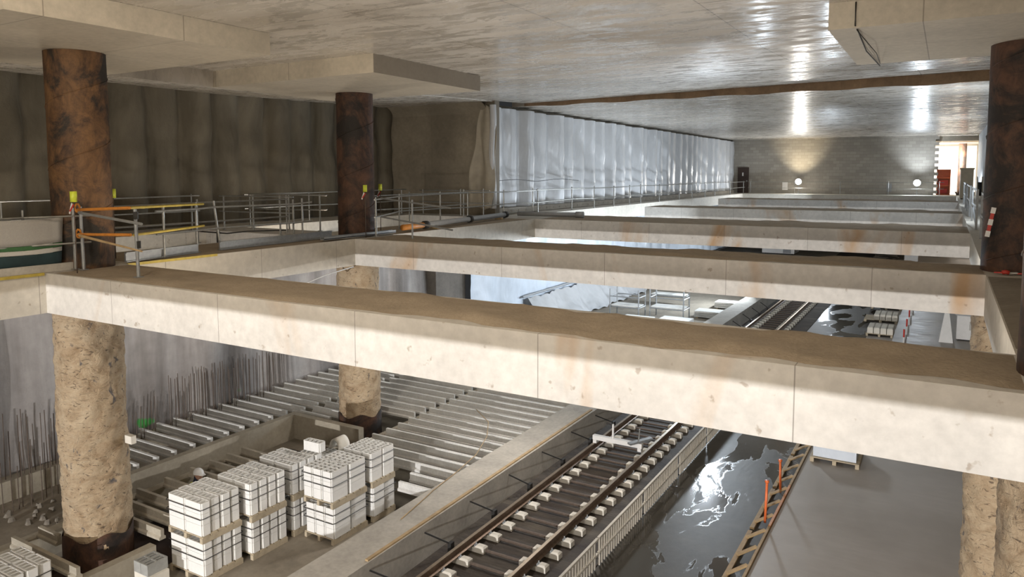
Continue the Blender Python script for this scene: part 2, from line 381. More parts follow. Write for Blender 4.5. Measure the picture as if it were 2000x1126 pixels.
def sheet_wave(y0, y1, z0, z1, x, amp, per, nz, seedk):
    nyy = int((y1-y0)/per*14)
    def f(u, v):
        y = y0+u*(y1-y0); z = z0+v*(z1-z0); q = y/per+.12*math.sin(y*.7); k = math.floor(q); t = q-k
        rr = random.Random(k*17+seedk); a = amp*(.55+.9*rr.random())
        h = min(1, 2.6*t, 3.4*(1-t))
        cr = .025*math.sin(3.1*z+k*1.7+4*t)*math.sin(PI*t)+.012*math.sin(6*z+k*3+7*t)
        return (x+a*h+cr*(1 if 0 < v < 1 else .3), y, z)
    return MB().grid(nyy, nz, f)
struct(sheet_wave(26.0, YB, .28, 4.50, -16.55, .30, 1.36, 26, 3).build('wall_sheeting', M['sheet'], None, True), 'upper wall hung with rippled white plastic sheeting', 'wall')
wb = box(-17.2, -16.75, 26.1, YB, -.7, 4.65).build('wall_backing', M['jog']); struct(wb, 'dark wall strip showing above and below the white plastic sheeting', 'wall')
b = MB(); b.box(-16.55, -16.15, 26.2, YB-.6, .02, .26)
for k in range(60):
    yy = 26.6+k*.66; b.box(-16.15, -16.13, yy, yy+.07, .10, .17)
struct(b.build('trim_1', M['curb']), 'grey kerb with bolt heads under the hanging white sheeting', 'trim')
# back blockwork wall with toothed right edge, door, black strip for the dark gap
b = MB(); b.box(-16.75, -.92, YB, YB+.3, 0, 5.0)
for k in range(10):
    z = .25+k*.47
    b.box(-.92, -.66, YB, YB+.3, z-.13, z+.12)
struct(b.build('wall_back', M['brick']), 'grey blockwork end wall with a toothed right edge', 'wall')
struct(box(-16.72, -16.5, YB-.06, YB-.005, 0, 4.6).build('trim_2', M['black']), 'black strip coloured as the shade of a gap left of the blockwork wall', 'trim')  # solid black strip standing in for the darkness inside an open gap
dr = MB().box(-16.0, -15.06, YB-.08, YB-.005, .02, 2.26).build('door_1', M['door']); struct(dr, 'dark brown door low on the left of the blockwork wall', 'door')
MB().box(-15.25, -15.15, YB-.13, YB-.08, 1.0, 1.12).build('door_handle', M['galv'], dr)
MB().box(-15.62, -15.5, YB-.10, YB-.08, 1.5, 1.8).build('door_sign', M['white'], dr)
# right wall, near walls
struct(box(WR, WR+.3, -34, YB+14, FL-.2, 5.6).build('wall_right', M['jog']), 'right hand wall behind the dark rusty column', 'wall')
rs = sheet_wave(34, YB-.1, .3, 4.6, 1.9, .1, 1.5, 12, 9)
struct(rs.build('wall_right_sheeting', M['low_sheet'], None, True), 'bluish plastic sheeting on the far right wall', 'wall')
struct(box(WL, WR, -13.3, -13, 0, 5.2).build('wall_near', M['jog']), 'wall behind the viewer on the upper level', 'wall')
# ceilings
b = MB(); b.hexa([(-16.1, -13, 4.3), (WR, -13, 4.3), (WR, 16, 4.3), (-16.1, 16, 4.3)], [(-16.1, -13, 5.6), (WR, -13, 5.6), (WR, 16, 5.6), (-16.1, 16, 5.6)])
b.hexa([(-16.1, 16, 4.3), (WR, 16, 4.3), (WR, 28.4, 5.02), (-16.1, 28.4, 4.78)], [(-16.1, 16, 5.6), (WR, 16, 5.6), (WR, 28.4, 5.6), (-16.1, 28.4, 5.6)])
struct(b.build('ceiling', M['ceiling']), 'wet grey concrete ceiling over the near half of the hall', 'ceiling')
struct(MB().hexa([(WL, -13, 4.4), (-16.1, -13, 3.9), (-16.1, 16.65, 3.9), (WL, 16.65, 4.42)], [(WL, -13, 5.6), (-16.1, -13, 5.6), (-16.1, 16.65, 5.6), (WL, 16.65, 5.6)]).hexa([(WL, 16.65, 4.42), (-16.1, 16.65, 4.32), (-16.1, 25.75, 4.64), (WL, 25.75, 4.62)], [(WL, 16.65, 5.6), (-16.1, 16.65, 5.6), (-16.1, 25.75, 5.6), (WL, 25.75, 5.6)]).build('ceiling_edge', M['ceiling']), 'lower strip of ceiling beside the pile wall', 'ceiling')
struct(box(-16.75, WR, 28.4, YB+.3, 4.65, 5.6).build('ceiling_far', M['ceiling']), 'wet ceiling of the far half, below a rough step', 'ceiling')
b = MB()
def _st(u, v):
    x = -16.1+u*(WR+16.1); zt = 4.78+u*.24
    return (x, 28.36-.03*abs(math.sin(x*3.1))-.02*math.sin(x*9), 4.63+.025*math.sin(x*2.3)+v*(zt-4.63))
b.grid(90, 4, _st)
struct(b.build('trim_3', M['wood'].copy()), 'rough brown step line across the ceiling', 'trim')
stepm = bpy.data.objects['trim_3'].data.materials; stepm[0] = concrete('rough_brown_concrete', (.26, .17, .10), .3, 1.5, .9, .5)
def hau(u, v):
    x = WL+u*(WL*-1-16.3); return (x, 25.74-.55*(1-v)**1.5, 4.62-.0*u-.42*v)
struct(MB().grid(20, 8, hau).build('trim_16', M['jog'], None, True), 'brown haunch along the top of the return wall', 'trim')
# drop panels
def drop(x0, x1, y0, y1, label):
    o = box(x0, x1, y0, y1, 3.9, 4.3).build('ceiling_drop_panel', M['panel']); tag(o, label, 'ceiling panel', 'ceiling drop panels'); return o
drop(-16.1, -10.93, 5.19, 9.7, 'thick concrete ceiling panel over the nearest left column, top left')
drop(-16.1, -10.80, 12.42, 16.65, 'thick concrete ceiling panel over the second left column')
drop(-1.68, WR, 12.45, 16.7, 'thick concrete ceiling panel at the top right above the dark column')
drop(-1.68, WR, 4.9, 9.3, 'thick concrete ceiling panel over the column at the right edge')
# lower level shell
def lw(u, v):
    y = -34+u*59.6; z = FL+v*(FL*-1+BOT)
    return (-18.85+.10*math.sin(y*1.9)+.06*math.sin(y*4.1+1)+.05*math.sin(z*1.3+y*.8)+.10*math.sin(y*.9+2), y, z)
struct(MB().grid(360, 14, lw).build('wall_lower_left', M['shot'], None, True), 'grey sprayed concrete wall on the lower level', 'wall')
b = MB(); b.box(-19.2, -18.5, 25.0, 27.2, FL, BOT)
struct(b.build('wall_lower_patch', concrete('dark_patch_concrete', (.20, .175, .15), .25, 1.3, .9, .4)), 'darker patch of lower wall beside the pale sheeting', 'wall')
struct(sheet_wave(27.2, 90, FL+.6, BOT, -18.3, .16, 2.3, 14, 4).build('wall_lower_sheeting', M['low_sheet'], None, True), 'pale blue plastic sheeting on the lower wall', 'wall')
struct(box(-19.3, WR, 90, 90.3, FL, 0).build('wall_lower_back', M['jog']), 'far end of the lower level', 'wall')
struct(box(-19.3, WR, -34.3, -34, FL, 0).build('wall_lower_near', M['jog']), 'near end of the lower level', 'wall')
b = MB()
PX0, PX1, PY0, PY1 = -15.05, -12.75, 6.5, 12.45
b.box(-19.3, PX0, -34, PY1, FL-.6, FL); b.box(PX1, -8.6, -34, PY1, FL-.6, FL); b.box(PX0, PX1, -34, PY0, FL-.6, FL)
b.box(-15.9, -13.3, PY1, 14.75, FL-.6, FL); b.box(-9.5, -8.6, PY1, 90, FL-.6, FL); b.box(-19.3, -9.5, 30.5, 90, FL-.6, FL)
struct(b.build('floor', M['floor']), 'muddy concrete floor under the block stacks', 'floor')
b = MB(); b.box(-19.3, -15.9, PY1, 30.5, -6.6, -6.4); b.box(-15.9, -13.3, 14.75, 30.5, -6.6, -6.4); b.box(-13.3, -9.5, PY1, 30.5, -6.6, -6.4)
struct(b.build('floor_void', concrete('shade_darkened_mud', (.12, .105, .08), .35, 1.2, .9, .5)), 'muddy void under the rows of joists, colour darkened as shade', 'floor')  # mud colour darkened and floor lowered to deepen the shade between joists
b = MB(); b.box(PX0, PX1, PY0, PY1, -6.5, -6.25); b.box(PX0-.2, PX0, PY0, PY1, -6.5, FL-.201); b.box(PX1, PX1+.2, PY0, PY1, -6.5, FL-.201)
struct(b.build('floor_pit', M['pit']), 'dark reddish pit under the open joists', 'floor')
struct(box(-8.6, -5.55, -34, 90, FL-.2, FL).build('floor_track', M['track']), 'dirty brown track bed', 'floor')
struct(box(-5.55, -2.9, -34, 90, FL-.2, FL-.02).build('floor_wet', M['wet']), 'wet concrete floor with bright puddles', 'floor')
struct(box(-2.9, WR, -34, 90, FL-.2, FL+.12).build('floor_slab', M['smooth']), 'smooth grey slab at the lower right', 'floor')

# ------------------------------------------------------------------ deck frame
def mud(x0, x1, y0, y1, seedk, top=.0, rough=.012, ragged=True):
    rr = random.Random(seedk); p = [rr.random()*6 for _ in range(8)]
    nx = max(8, int((x1-x0)/.16)); ny = 12
    def edge(x, s): return .03+max(.12, min(1, (x+7.5)/2.5))*(.05+.05*math.sin(x*1.3+p[s])+.04*math.sin(x*3.7+p[s+1])+.03*math.sin(x*9.1+p[s+2])) if ragged else .01
    def f(u, v):
        x = x0+u*(x1-x0); e0 = max(.01, edge(x, 0)+.04); e1 = max(.005, edge(x, 3))
        y = y0+e0+v*(y1-e1-y0-e0)
        h = .02+rough*(math.sin(x*2.1+p[0])*math.sin(y*4+p[1])+.6*math.sin(x*6.3+y*5+p[2])+.5*rr.uniform(-1, 1))
        big = .035*math.exp(-((x+5.2)/1.6)**2)+.03*math.exp(-((x+1.5)/1.2)**2)
        h += big*(.5+.5*math.sin(y*5+x*2))
        if v in (0, 1) or u in (0, 1): h = .001
        return (x, y, max(.001, h))
    return MB().grid(nx, ny, f)
bl = ['near cross beam below the viewer', 'nearest and largest pale concrete cross beam spanning the picture', 'second pale concrete cross beam behind the nearest', 'third pale concrete cross beam with a brown stain at left', 'fourth cross beam, dull and narrow, further back', 'farthest dull cross beam before the end wall']
for i, (y0, y1) in enumerate(BEAMS):
    t = thing('concrete_beam', ((XL+XR)/2, (y0+y1)/2, BOT), bl[i], 'beam', 'cross beams over the track hall')
    box(XL, XR, y0, y1, BOT, 0).build('beam_body', M['beam'], t)
    mud(XL+.15, XR-.02, y0, y1, 40+i).build('sand_layer', M['dust'], t, True, 'brown damp sand lying on the beam')
struct(box(-15.7, XL, -13, 27.6, BOT, 0).build('deck_left', M['stringer']), 'left hand deck strip carrying the guardrails', 'deck')
struct(box(-16.75, -15.1, 27.6, YB, BOT, 0).build('deck_left_far', M['stringer']), 'far left deck strip below the white sheeting', 'deck')
struct(box(XR, WR, -13, YB, BOT, 0).build('deck_right', M['stringer']), 'right hand deck strip', 'deck')
struct(box(WL, -19.5, -13, 25.75, BOT, 0).build('deck_wall', M['stringer']), 'deck strip along the pile wall', 'deck')
struct(box(-15.1, XR, 64.6, YB+14, BOT, 0).build('deck_end', M['stringer']), 'deck at the foot of the blockwork end wall', 'deck')
struct(box(-19.5, XR, -13, -2.5, BOT, -.001).build('deck_near', M['slab']), 'deck behind the viewer', 'deck')
sb = ['short cross beam at far left behind the banner', 'short cross beam left of the second column', 'short cross beam in front of the brown return wall']
for i, (y0, y1) in enumerate([(6.81, 8.27), (14.6, 16.12), (24.5, 25.75)]):
    t = thing('short_beam', (-17.6, (y0+y1)/2, BOT), sb[i], 'beam', 'short beams of the left bay')
    box(-19.5, -15.7, y0, y1, BOT, 0).build('beam_body', M['beam'], t)
mud(-15.6, -13.5, 8.4, 14.5, 91, rough=.004).build('trim_4', M['dust'], None, True); struct(bpy.data.objects['trim_4'], 'brown dust on the left deck strip', 'dust')
mud(-15.6, -13.5, 16.3, 24.4, 92, rough=.004).build('trim_5', M['dust'], None, True); struct(bpy.data.objects['trim_5'], 'brown dust on the left deck strip beyond the second column', 'dust')
mud(XR+.02, WR-.05, 8.5, 14.4, 93, rough=.004, ragged=False).build('trim_6', M['slab'], None, True); struct(bpy.data.objects['trim_6'], 'brown dust on the right deck strip', 'dust')

# ------------------------------------------------------------------ columns
def column(x, y, r, label, casing, seedk, foot=True, hi=3.9):
    t = thing('round_column', (x, y, FL), label, 'column', 'round columns')
    n = 40
    def cas(u, v):
        a = 2*PI*u; z = .002+v*(hi-.004); rr = r+.004*math.sin(a*5+z*3)
        return (x+rr*math.cos(a), y+rr*math.sin(a), z)
    MB().grid(n+1, 10, cas).build('steel_casing', casing, t, True)
    b = MB()
    for s0, turns in ((.2, 3.3),):
        pts = []
        for k in range(int(turns*24)):
            a = .6+seedk+2*PI*k/24; z = s0+k/24*1.12
            if z > hi-.05: break
            pts.append((x+(r+.004)*math.cos(a), y+(r+.004)*math.sin(a), z))
        b.tube(pts, .011, 5)
    b.build('weld_seam', casing, t, True)
    rr = random.Random(seedk); ph = [rr.random()*6 for _ in range(6)]
    zt = BOT-.002; zb = FL+(.55 if foot else .002); R2 = r*1.15
    def sh(u, v):
        a = 2*PI*u; z = zb+v*(zt-zb)
        q = R2+.014*math.sin(a*3+z*2+ph[0])+.009*math.sin(a*7+z*5+ph[1])+.009*math.sin(a*11-z*11+ph[2])+.008*math.sin(z*19+a*6+ph[3])+.006*math.sin(a*23+z*31)
        return (x+q*math.cos(a), y+q*math.sin(a), z)
    MB().grid(73, 90, sh).build('crusted_shaft', M['shaft'], t, True, 'tan crusted concrete shaft below the deck')
    if foot:
        def ft(u, v):
            a = 2*PI*u; z = FL+.002+v*.85
            q = R2+.028+.006*math.sin(a*3+z*2)
            return (x+q*math.cos(a), y+q*math.sin(a), z+(.06*math.sin(a*5+ph[4]) if v == 1 else 0))
        MB().grid(61, 8, ft).build('casing_foot', M['casing_dark'], t, True, 'dark bare steel foot of the column')
    return t
c1 = column(-13.75, 7.68, .5, 'rusty orange-brown steel column at the left on a tan crusted shaft', M['casing'], 1.0)
b = MB(); b.box(-13.2, -13.0, 7.95, 8.05, -3.35, -3.2); b.build('pipe_stub', M['sleeper'], c1, False, 'pale stub sticking out of the shaft')
column(-14.15, 15.45, .5, 'dark rusty column in the middle left under the second ceiling panel', M['casing_dark'], 2.3)
column(1.12, 15.45, .56, 'dark brown rusty column near the right edge with tape', M['casing_dark'], 3.1, False)
column(1.14, 7.6, .56, 'column cut off by the right edge of the picture', M['casing_dark'], 4.2, False)
# far brown column in the bright opening
o = MB().tube([(1.0, 72.5, .001), (1.0, 72.5, 4.19)], .3, 20).build('round_column', M['casing_dark'], None, True); tag(o, 'small brown column in the bright opening at the far right', 'column', 'round columns')

# ------------------------------------------------------------------ bright opening beyond the end wall
struct(box(-4, WR, 79.7, 80, 0, 5.2).build('wall_beyond', M['white']), 'bright white wall seen through the far right opening', 'wall')
struct(box(-4, WR, YB+.3, 79.7, 4.2, 4.6).build('ceiling_beyond', M['panel']), 'pale soffit seen through the far right opening', 'ceiling')
struct(box(-4.3, -4, YB+.3, 79.7, 0, 5.2).build('wall_beyond_left', M['white']), 'side wall beyond the far opening', 'wall')
lamp('room_light', 'AREA', (-.5, 71, 4.1), 3800, (1, .95, .88), 3, (-.2, 76, 0))
t = thing('shelf_unit', (-.15, 67.6, 0), 'small orange-red shelf unit in the bright far right opening', 'shelf')
b = MB()
for z in (.002, .7, 1.3, 1.95): b.box(-.75, .2, 67.4, 67.9, z, z+.06)
b.box(-.75, -.69, 67.4, 67.9, .002, 2.0); b.box(.14, .2, 67.4, 67.9, .002, 2.0); b.box(-.75, .2, 67.84, 67.9, .002, 2.0); b.build('frame', M['orange_plastic'], t)
b = MB(); b.box(-.6, 0, 67.45, 67.8, .13, .5); b.box(-.6, .05, 67.45, 67.8, .77, 1.15); b.build('contents', M['red'], t)
t = thing('site_cabinet', (1.15, 57, 0), 'beige cabinet standing at the far right by the opening', 'cabinet')
MB().box(.72, 1.45, 56.5, 57.6, .06, 1.95).build('body', M['beige'], t); MB().box(.68, 1.5, 56.45, 57.65, 1.95, 2.05).build('lid', M['beige'], t); MB().box(.78, 1.4, 56.6, 57.5, .002, .06).build('plinth', M['dark'], t)
t = thing('cable_drum', (1.6, 53, 0), 'pale cable drum leaning beside the beige cabinet', 'drum')
b = MB(); b.tube([(1.52, 53, .75), (1.58, 53, .75)], .75, 24); b.build('flange', M['beige'], t); b = MB(); b.tube([(1.80, 53, .75), (1.86, 53, .75)], .75, 24); b.build('flange', M['beige'], t)
MB().tube([(1.58, 53, .75), (1.80, 53, .75)], .42, 20).build('core', M['dark'], t)

# ------------------------------------------------------------------ floodlights on the end wall
def flood(x, z, lens, label, colr, power):
    t = thing('floodlight', (x, YB-.35, 0), label, 'lamp', 'floodlights on the end wall')
    MB().tube([(x, YB-.3, .003), (x, YB-.3, z-.12)], .025, 8).build('stand', M['galv'], t)
    MB().tube([(x, YB-.42, z), (x, YB-.25, z)], [.27, .16], 24).build('housing', M['dark'], t)
    MB().tube([(x, YB-.421, z), (x, YB-.46, z)], .24, 24).build('lens', lens, t)
    b = MB()
    for s in (-1, 1): b.tube([(x, YB-.3, .2), (x+s*.3, YB-.3, .003)], .015, 6)
    b.tube([(x, YB-.3, .2), (x, YB-.6, .003)], .015, 6); b.build('tripod_foot', M['galv'], t)
    lamp('floodlight_beam', 'AREA', (x, YB-.55, z), power, colr, .35, (x*.8-.5, 30, 1.4))
    lamp('floodlight_spill', 'SPOT', (x+.15, YB-1.9, z+.1), power*3, (1, .86, .62) if x < -8 else colr, .1, (x+.1, YB+.05, 4.1), 84, 1.0)
flood(-10.86, 1.02, M['lens'], 'warm glaring floodlight left of centre on the end wall', WHITE, 220)
flood(-2.05, .96, M['lens_blue'], 'cool glaring floodlight near the right of the end wall', COOL, 220)
tag(box(-12.22, -11.78, YB-.05, YB-.006, .3, .98).build('notice_board', M['white']), 'white board on the end wall left of the warm floodlight', 'board', 'boards on the end wall')
tag(box(-4.2, -3.84, YB-.05, YB-.006, .25, .9).build('notice_board', M['grey_paint']), 'pale grey board on the end wall left of the cool floodlight', 'board', 'boards on the end wall')

# ------------------------------------------------------------------ guardrails
def guard(name, posts, rails, label, group='guardrails', toe=None, mats=('tube', 'tube'), r=.024, h=1.1):
    """posts: list of (x,y[,lean]); rails: heights"""
    cx = sum(p[0] for p in posts)/len(posts); cy = sum(p[1] for p in posts)/len(posts)
    t = thing(name, (cx, cy, 0), label, 'guardrail', group)
    for k, p in enumerate(posts):
        lean = p[2] if len(p) > 2 else 0
        b = MB(); b.tube([(p[0], p[1], .03), (p[0]+lean*.3, p[1]+lean, h+.02*((k*7) % 3-1))], r, 8); b.box(p[0]-.05, p[0]+.05, p[1]-.05, p[1]+.05, .026, .04)
        b.build('post', M[mats[0]], t)
    for z in rails:
        pts = []
        for k, p in enumerate(posts):
            lean = p[2] if len(p) > 2 else 0
            q = (p[0]+lean*.3*z/h+r*1.9, p[1]+lean*z/h, z+R.uniform(-.02, .02)); pts.append(q)
        a = Vector(pts[0])-(Vector(pts[1])-Vector(pts[0])).normalized()*.25; e = Vector(pts[-1])+(Vector(pts[-1])-Vector(pts[-2])).normalized()*.25
        MB().tube([a]+pts+[e], r*.85, 8).build('top_rail' if z > .8 else 'mid_rail', M[mats[1]], t)
    if toe:
        b = MB()
        for (x0, y0, x1, y1) in toe:
            b.bar((x0, y0, .125), (x1, y1, .125), .035, .19); b.bar((x0+.02, y0, .21), (x1+.02, y1, .21), .06, .02); b.bar((x0+.02, y0, .04), (x1+.02, y1, .04), .06, .02)
        b.build('toe_board', M['galv'], t)
    return t
guard('guardrail', [(-13.6, 9.2), (-13.88, 10.16), (-13.9, 10.77, -.12), (-14.05, 13.05), (-14.0, 13.3)], [.98, .52], 'scaffold guardrail on the left deck strip between the two left columns', toe=[(-13.50, 8.3, -13.80, 10.1), (-13.85, 10.7, -14.0, 14.3)])
guard('guardrail', [(-13.28, 15.26), (-14.51, 17.75), (-14.6, 20.01), (-14.4, 21.35), (-14.5, 23.96), (-14.7, 26.6)], [1.04, .55], 'scaffold guardrail on the left deck strip beyond the second column')
guard('guardrail', [(-14.95, 27.5), (-15.3, 31.5), (-14.95, 33.3), (-15.0, 35.9), (-15.0, 38.1), (-15.0, 39.8), (-15.05, 43.1), (-15.05, 47.0), (-14.95, 49.5), (-15.1, 53.1), (-15.15, 55.9), (-15.15, 60.5), (-15.15, 65)], [1.02, .52], 'long scaffold guardrail receding in front of the white plastic sheeting', r=.028)
guard('guardrail', [(-14.6, 65.2), (-11, 65.2), (-7.5, 65.2), (-4, 65.2), (-.5, 65.2)], [1.0, .5], 'thin guardrail across the foot of the blockwork end wall', r=.022)
guard('guardrail', [(-19.6, 9), (-19.6, 11.5), (-19.6, 14.2)], [1.05, .6], 'dim guardrail by the pile wall behind the first column')
guard('guardrail', [(-19.65, 16.4), (-19.65, 19), (-19.65, 21.6), (-19.65, 24.2)], [1.05, .6], 'dim guardrail by the pile wall behind the second column')
guard('guardrail', [(-18.9, 14.8), (-17.6, 14.8), (-16.2, 14.8)], [1.05, .6], 'guardrail crossing the left bay in front of the short beam')
guard('guardrail', [(-18.9, 15.9), (-17.3, 15.9), (-16.0, 15.9)], [1.1, .65], 'guardrail crossing the left bay at the back of the short beam')
guard('guardrail', [(-18.9, 24.7), (-17, 24.7), (-15.9, 24.7)], [1.05, .55], 'guardrail in front of the brown return wall')
guard('guardrail', [(-15.9, 17.2), (-15.9, 20), (-15.9, 23.3)], [1.0, .55], 'back guardrail of the left deck strip beyond the second column')
guard('guardrail', [(-15.8, 9.0), (-15.8, 11.6), (-15.8, 14.2)], [1.0, .55], 'back guardrail of the left deck strip between the left columns')
# first corner: two posts and loose rods
t = thing('corner_guardrail', (-12.9, 7.2, 0), 'near left guardrail corner with orange and yellow rods over the nearest beam', 'guardrail', 'guardrails')
for (x, y) in ((-13.12, 7.3), (-11.36, 7.2)):
    b = MB(); b.tube([(x, y, .03), (x-.02, y, 1.14)], .027, 10); b.box(x-.06, x+.06, y-.06, y+.06, .024, .036); b.build('post', M['galv'], t)
for z in (1.12, .67):
    b = MB(); q = []
    for k in range(9): q.append((-13.12+.075*math.cos(k*PI/4+.3), 7.24, z+.075*math.sin(k*PI/4+.3)))
    b.tube(q, .017, 6); b.build('clamp_ring', M['orange'], t)
MB().tube([(-13.05, 7.2, 1.09), (-11.46, 7.16, 1.16)], .026, 8).build('orange_rod', M['orange'], t)
MB().tube([(-13.05, 7.2, .66), (-11.46, 7.16, .72)], .026, 8).build('orange_rod', M['orange'], t)
MB().tube([(-12.9, 7.14, 1.05), (-10.83, 6.95, .93)], .024, 8).build('grey_rod', M['galv'], t)
MB().tube([(-12.9, 7.14, .65), (-10.85, 6.95, .50)], [.026, .014], 8).build('wooden_rod', M['wood'], t)
MB().tube([(-11.7, 7.3, 1.15), (-13.55, 10.1, 1.08)], .022, 8).build('yellow_rod', M['yellow_paint'], t)
MB().tube([(-11.6, 7.3, .70), (-13.55, 10.1, .62)], .022, 8).build('yellow_rod', M['yellow_paint'], t)
b = MB(); b.tube([(-11.36, 7.22, .5), (-11.36, 7.22, .62)], .04, 8); b.tube([(-11.36, 7.2, .98), (-11.36, 7.2, 1.1)], .04, 8); b.build('coupler', M['dark'], t)
# second corner rods on the second beam
t = thing('corner_guardrail', (-12.4, 15.2, 0), 'bare guardrail corner rods at the left end of the second beam', 'guardrail', 'guardrails')
MB().tube([(-11.93, 15.12, .025), (-11.93, 15.12, 1.04)], .024, 8).build('post', M['galv'], t)
MB().tube([(-13.1, 15.27, 1.06), (-10.55, 14.9, .86)], .022, 8).build('grey_rod', M['galv'], t)
MB().tube([(-13.1, 15.27, .56), (-10.5, 14.9, .32)], .022, 8).build('grey_rod', M['galv'], t)
# banner railing at the far left
t = guard('banner_guardrail', [(-13.55, 3.2), (-13.55, 6.55), (-13.3, 7.25)], [.97, .50], 'guardrail with grey, white and green netting banner at the left edge', r=.02)
def ban(z0, z1, nm, m):
    def f(u, v):
        y = 3.0+u*4.15; z = z0+v*(z1-z0)
        sag = -.03*math.sin(u*PI*3)
        return (-13.50+.03*math.sin(u*14+z*3), y+.12*(z-.5)*(u > .95), z+sag*(1-abs(.5-z)))
    g = MB().grid(40, 6, f); g.v += []
    o = g.build(nm, m, t, True); md = o.modifiers.new('thick', 'SOLIDIFY'); md.thickness = .006
ban(.52, .95, 'grey_netting', M['net_grey']); ban(.44, .515, 'green_stripe', M['net_green']); ban(.36, .435, 'white_stripe', M['net_white']); ban(.14, .355, 'teal_netting', M['net_teal'])
b = MB(); b.bar((-13.5, 1, .075), (-13.5, 5.4, .075), .04, .14); b.bar((-13.49, 5.42, .075), (-13.45, 7.5, .075), .04, .14); b.build('toe_board', M['curb'], t)
tag(MB().bar((XL+.02, 0, -.012), (XL+.02, 6.78, -.012), .03, .05).build('edge_batten', M['yellow_paint']), 'yellow batten along the deck edge below the banner', 'batten', 'yellow battens')
tag(MB().bar((XL+.02, 8.3, -.012), (XL+.02, 10.3, -.012), .03, .05).build('edge_batten', M['yellow_paint']), 'yellow batten along the deck edge behind the nearest beam', 'batten', 'yellow battens')
# galvanised boards lying on the deck
for (p, q, l) in [((-13.53, 13.5, .06), (-13.53, 16.3, .06), 'bright galvanised channel lying on the deck by the second column')]:
    b = MB(); b.bar(p, q, .16, .03); b.bar((p[0]-.07, p[1], p[2]+.03), (q[0]-.07, q[1], q[2]+.03), .02, .07); b.bar((p[0]+.07, p[1], p[2]+.03), (q[0]+.07, q[1], q[2]+.03), .02, .07)
    tag(b.build('steel_channel', M['galv']), l, 'steel channel', 'steel channels on the deck')
t = thing('drain_pipe', (-14, 19, .0), 'long grey pipe lying on the left deck strip beyond the second column', 'pipe')
MB().tube([(-13.62, 17.9, .17), (-14.4, 23.9, .17)], .09, 14).build('pipe_body', M['grey_paint'], t, True)
for k in (0, .5, 1):
    p = Vector((-13.62, 17.9, .17)).lerp(Vector((-14.4, 23.9, .17)), k)
    MB().tube([p-Vector((-.01, .09, 0)), p+Vector((-.01, .09, 0))], .12, 14).build('coupling', M['dark'], t, True)
MB().tube([(-13.45, 16.6, .17), (-13.6, 17.75, .17)], .085, 14).build('rusty_end', M['orange'], t, True)
b = MB(); b.box(-13.75, -13.45, 18.3, 18.4, .021, .08); b.box(-14.5, -14.2, 23.3, 23.4, .021, .08); b.build('support', M['wood'], t)
t = thing('drain_pipe', (-14.2, 27, 0), 'short grey pipe on the third beam at the foot of the guardrail', 'pipe')
MB().tube([(-14.6, 25.2, .14), (-12.2, 25.6, .14)], .09, 12).build('pipe_body', M['grey_paint'], t, True); MB().tube([(-12.25, 25.6, .14), (-11.95, 25.65, .14)], .12, 12).build('pipe_socket', M['grey_paint'], t, True)
# posts with lime caps around the columns
for (x, y, l) in [(-12.75, 6.98, 'lime-capped warning post in front of the first rusty column'), (-14.30, 8.6, 'lime-capped warning post behind the right side of the first column'), (-13.22, 14.78, 'lime-capped warning post in front of the second column'), (-14.05, 16.35, 'lime-capped warning post right of the second column')]:
    t = thing('warning_post', (x, y, 0), l, 'warning post', 'warning posts by the columns')
    MB().tube([(x, y, .025), (x, y, 1.26)], .010, 8).build('rod', M['rust_bar'], t, True)
    MB().tube([(x, y, 1.24), (x, y, 1.42)], .055, 12).build('cap', M['lime'], t, True)
    b = MB()
    b.bar((x-.02, y-.02, 1.22), (x-.09, y-.03, 1.04), .04, .004, (0, 1, 0)); b.build('tape', M['white'], t)
    b = MB(); b.bar((x+.03, y-.02, 1.2), (x-.06, y-.04, 1.08), .035, .004, (0, 1, 0)); b.build('tape_band', M['red'], t)
# tape on the right column
t = thing('barrier_tape', (.62, 15.2, 1.0), 'twisted red and white tape hanging on the right column', 'tape')
zs = [1.12, 1.02, .92, .82, .72, .62]
for k in range(5):
    b = MB(); b.bar((.70-.016*k, 14.93, zs[k]), (.70-.016*(k+1), 14.93, zs[k+1]), .055 if k % 2 else .07, .012, (0, 1, 0)); b.build('tape_band', M['red' if k % 2 else 'white'], t)
t = thing('barrier_tape', (1.1, 14.7, 0), 'red and white tape lying on the deck below the right column', 'tape')
for k in range(5):
    b = MB(); b.bar((.75+k*.16, 14.8-.05*(k % 2), .032), (.91+k*.16, 14.8-.05*((k+1) % 2), .04), .08, .02); b.build('tape_band', M['red' if k % 2 == 0 else 'white'], t)
tag(MB().tube([(.85, 14.70, .045), (.90, 14.69, .06), (.95, 14.69, .045)], .035, 8).build('crumpled_cup', M['red'], None, True), 'crushed red scrap on the deck by the right column', 'scrap')

# right edge barriers
for k, (y0, y1, l) in enumerate([(18.6, 22.6, 'nearest grey metal barrier panel left of the right column'), (26.2, 31, 'second grey metal barrier panel along the right deck edge'), (34, 39, 'third grey metal barrier panel along the right deck edge'), (42, 47, 'fourth grey metal barrier panel along the right deck edge')]):
    t = thing('barrier', (.8, (y0+y1)/2, 0), l, 'barrier', 'barriers on the right deck edge')
    for y in (y0, y1): MB().bar((.8, y, .003), (.8, y, 1.22), .06, .06, (0, 1, 0)).build('post', M['galv'], t)
    for z in (1.18, .62): MB().bar((.8, y0+.03, z), (.8, y1-.03, z), .05, .05).build('rail', M['galv'], t)
    MB().bar((.8, y0+.1, .08), (.8, y1-.3, .6), .04, .04).build('brace', M['galv'], t)

